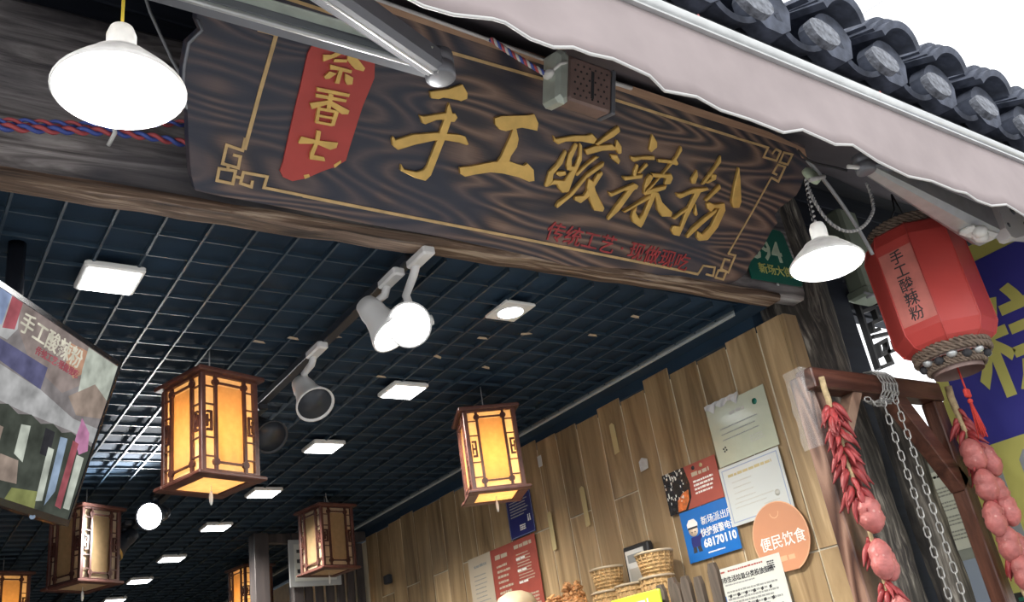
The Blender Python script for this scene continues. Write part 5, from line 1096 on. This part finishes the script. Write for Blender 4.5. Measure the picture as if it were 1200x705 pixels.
pdm = [pod_mesh(1).mesh('peanut_pod', 'pod'), pod_mesh(2, .09, .032).mesh('peanut_pod', 'pod')]
kd = [MB().ball((0, 0, 0), .0035, 6, 5).mesh('pale_spot', 'trim_white')]
def chili_string(label, loc, L, clusters, pods, seed, ropew=.006):
    t = thing('chili_string', label, 'chili string', loc); r = random.Random(seed)
    obj('rope', MB().tube([(r.uniform(-.003, .003), r.uniform(-.003, .003), .02-k*L/20) for k in range(21)], [ropew*(1.5 if k < 3 else 1) for k in range(21)], 7), 'straw', t)
    for (z, n, sp) in clusters:
        for q in range(n):
            a = r.uniform(0, 6.28); o = obj('chili', chm[r.randrange(3)], None, t, loc=(.010*math.cos(a), .010*math.sin(a), z-r.uniform(0, sp)))
            tl = r.uniform(.22, .75); o.rotation_euler = Vector((math.cos(a)*math.sin(tl), math.sin(a)*math.sin(tl), -math.cos(tl))).to_track_quat('-Z', 'Y').to_euler(); s = r.uniform(.8, 1.15); o.scale = (s, s, s)
    for (x, y, z, rx, ry, s) in pods:
        o = obj('peanut_pod', pdm[r.randrange(2)], None, t, loc=(x, y, z), rot=(rx, ry, r.uniform(0, 6))); o.scale = (s, s, s)
    return t
chili_string('string of dried red chilies over pink pods, at the bar\'s left end', (2.255, 1.50, 2.34), .72,
    [(-.055, 16, .05), (-.11, 16, .06), (-.18, 16, .07), (-.25, 14, .07), (-.30, 10, .05), (-.44, 8, .04), (-.56, 12, .05), (-.66, 10, .05)],
    [(.004, -.014, -.335, 0, .05, 1.15), (-.008, -.02, -.455, .1, -.08, 1.1), (.014, -.012, -.475, 0, .2, .95), (.002, -.02, -.60, 0, 0, 1.05), (-.02, -.01, -.63, 0, -.1, 1.0)], 31)
chili_string('string of pink peanut pods with few red chilies, at the bar\'s right end', (2.885, 1.47, 2.345), .75,
    [(-.06, 18, .07), (-.13, 10, .05), (-.21, 8, .04), (-.34, 7, .03), (-.52, 8, .03)],
    [(-.030, -.012, -.165, .0, .22, 1.2), (.026, -.012, -.175, 0, -.22, 1.2), (-.028, -.022, -.265, .0, .12, 1.15), (.022, -.010, -.285, 0, -.2, 1.1), (-.03, -.01, -.365, 0, .1, 1.1), (.018, -.026, -.345, 0, .1, 1.15), (-.008, -.016, -.44, 0, .1, 1.15), (.034, -.012, -.46, 0, -.1, 1.1), (.0, -.02, -.53, 0, 0, 1.15), (.03, -.01, -.57, 0, .1, 1.1)], 32, .008)

# ------------------------------------------------------------------ red paper lantern
LX, LY, LZ = 2.690, 1.322, 2.630
rl = thing('red_lantern', 'red octagonal lantern with woven rims and black characters hanging at the right', 'lantern', (LX, LY, LZ)); rl.scale = (1.0, 1.0, 1.06)
prof = [(.108, -.205), (.134, -.190), (.152, -.155), (.152, .130), (.136, .168), (.110, .185)]
bd = obj('skin', MB().lathe(prof, 8, smooth=False, phase=math.radians(22.5+LROT)), 'lantern_red', rl)
def braid(r, z, w, name='woven_rim'):
    m = MB(); n = 96
    for s in range(3):
        for row in range(2):
            pts = []
            for k in range(n):
                a = 2*math.pi*k/n; ph = 14*a+s*2.09; pts.append(((r+w*.35*math.sin(ph))*math.cos(a), (r+w*.35*math.sin(ph))*math.sin(a), z+(row-.5)*w*1.1+w*.45*math.cos(ph)))
            m.tube(pts, w*.3, 5, closed=True)
    return obj(name, m, 'rattan', rl)
braid(.114, .192, .014); braid(.108, -.213, .015)
braid(.082, -.248, .013, 'lower_rim')
for pr_ in ([(.100, -.235), (.100, -.195), (.09, -.195)], [(.074, -.275), (.074, -.235)], [(.10, .175), (.10, .205), (.09, .205)]): obj('inner_band', MB().lathe(pr_, 24, cap=False), 'box_brown', rl)
m = MB()
for k in range(8):
    a = 2*math.pi*k/8+math.radians(22.5+LROT); m.tube([(r*1.003*math.cos(a), r*1.003*math.sin(a), z) for r, z in prof], .0022, 5)
obj('rib', m, 'lantern_red', rl)
# lettered facet facing the camera's left: faded, with its sheen painted in paler red
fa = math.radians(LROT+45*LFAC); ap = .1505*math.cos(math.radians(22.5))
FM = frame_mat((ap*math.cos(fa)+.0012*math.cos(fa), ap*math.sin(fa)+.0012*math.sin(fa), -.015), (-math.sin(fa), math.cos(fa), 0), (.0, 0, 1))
pnl = obj('faded_sheen_panel', MB(FM).prism([(-.055, -.118), (.055, -.118), (.055, .115), (-.055, .115)], 0, .0008), 'lantern_sheen', rl)
for k, chh in enumerate('手工酸辣粉'):
    o = obj('lettering', text_mesh(chh, .046, 'ink', off=.006, ext=.0004, align='CENTER'), None, rl); o.matrix_parent_inverse = Matrix.Identity(4)
    o.matrix_basis = FM @ Matrix.Translation((0, .074-k*.045, .0014))
obj('hanging_cord', MB().tube([(-.1, 0, .19), (-.02, 0, .27), (0, 0, .33)], .003, 5).tube([(.1, 0, .19), (.02, 0, .27), (0, 0, .33)], .003, 5), 'black_cord', rl)
ts = [(0.0, 0, -.275), (0.0, 0, -.34)]
obj('tassel_cord', MB().tube([(0, 0, -.235), (0, 0, -.35)], .003, 5), 'tassel', rl)
obj('tassel_knot', MB().bbox((-.014, -.006, -.35), (.014, .006, -.322), .004, Matrix.Translation((0, 0, -.0))).ball((0, 0, -.36), (.008, .008, .008)), 'tassel', rl)
m = MB(); r = random.Random(4)
for q in range(34):
    a = r.uniform(0, 6.28); e = r.uniform(.004, .015); m.tube([(.003*math.cos(a), .003*math.sin(a), -.365), (e*math.cos(a), e*math.sin(a), -.45-r.uniform(0, .02))], .0016, 4)
obj('tassel', m, 'tassel', rl, kind='stuff')
fb = MB().ball((0, 0, 0), (.017, .017, .011), 8, 6).mesh('foil_bead', 'alu'); fb2 = MB().ball((0, 0, 0), (.015, .015, .012), 8, 6).mesh('foil_bead', 'ink')
for q in range(14):
    a = 2*math.pi*q/14; obj('foil_bead', (fb, fb2)[q % 2], None, rl, loc=(.092*math.cos(a), .092*math.sin(a), -.236-.008*(q % 2)))

GROUPS = {'ceiling_downlight': 'square downlights in the grid ceiling', 'track_spot': 'track spots under the ceiling track', 'wicker_basket': 'wicker baskets stacked by the tiled wall',
          'pendant_lamp': 'enamel pendant lamps before the shop front', 'chili_string': 'decorative strings on the wooden bar', 'snack_bag': 'heaps of orange snacks on the shelf',
          'tape_strip': 'old tape strips on the tiled wall', 'string_scrap': 'string scraps along the awning bar', 'sky_cable': 'cables across the sky', 'grey_cable': 'grey cables by the right lamp',
          'certificate': 'certificates on the tiled wall', 'menu_sheet': 'menu sheets on the tiled wall', 'twisted_wire': 'twisted wires along the lintel', 'paper_patch': 'small patches on the tiled wall'}
for o in bpy.data.objects:
    b = o.name.split('.')[0]
    if o.parent is None and b in GROUPS and 'group' not in o: o['group'] = GROUPS[b]
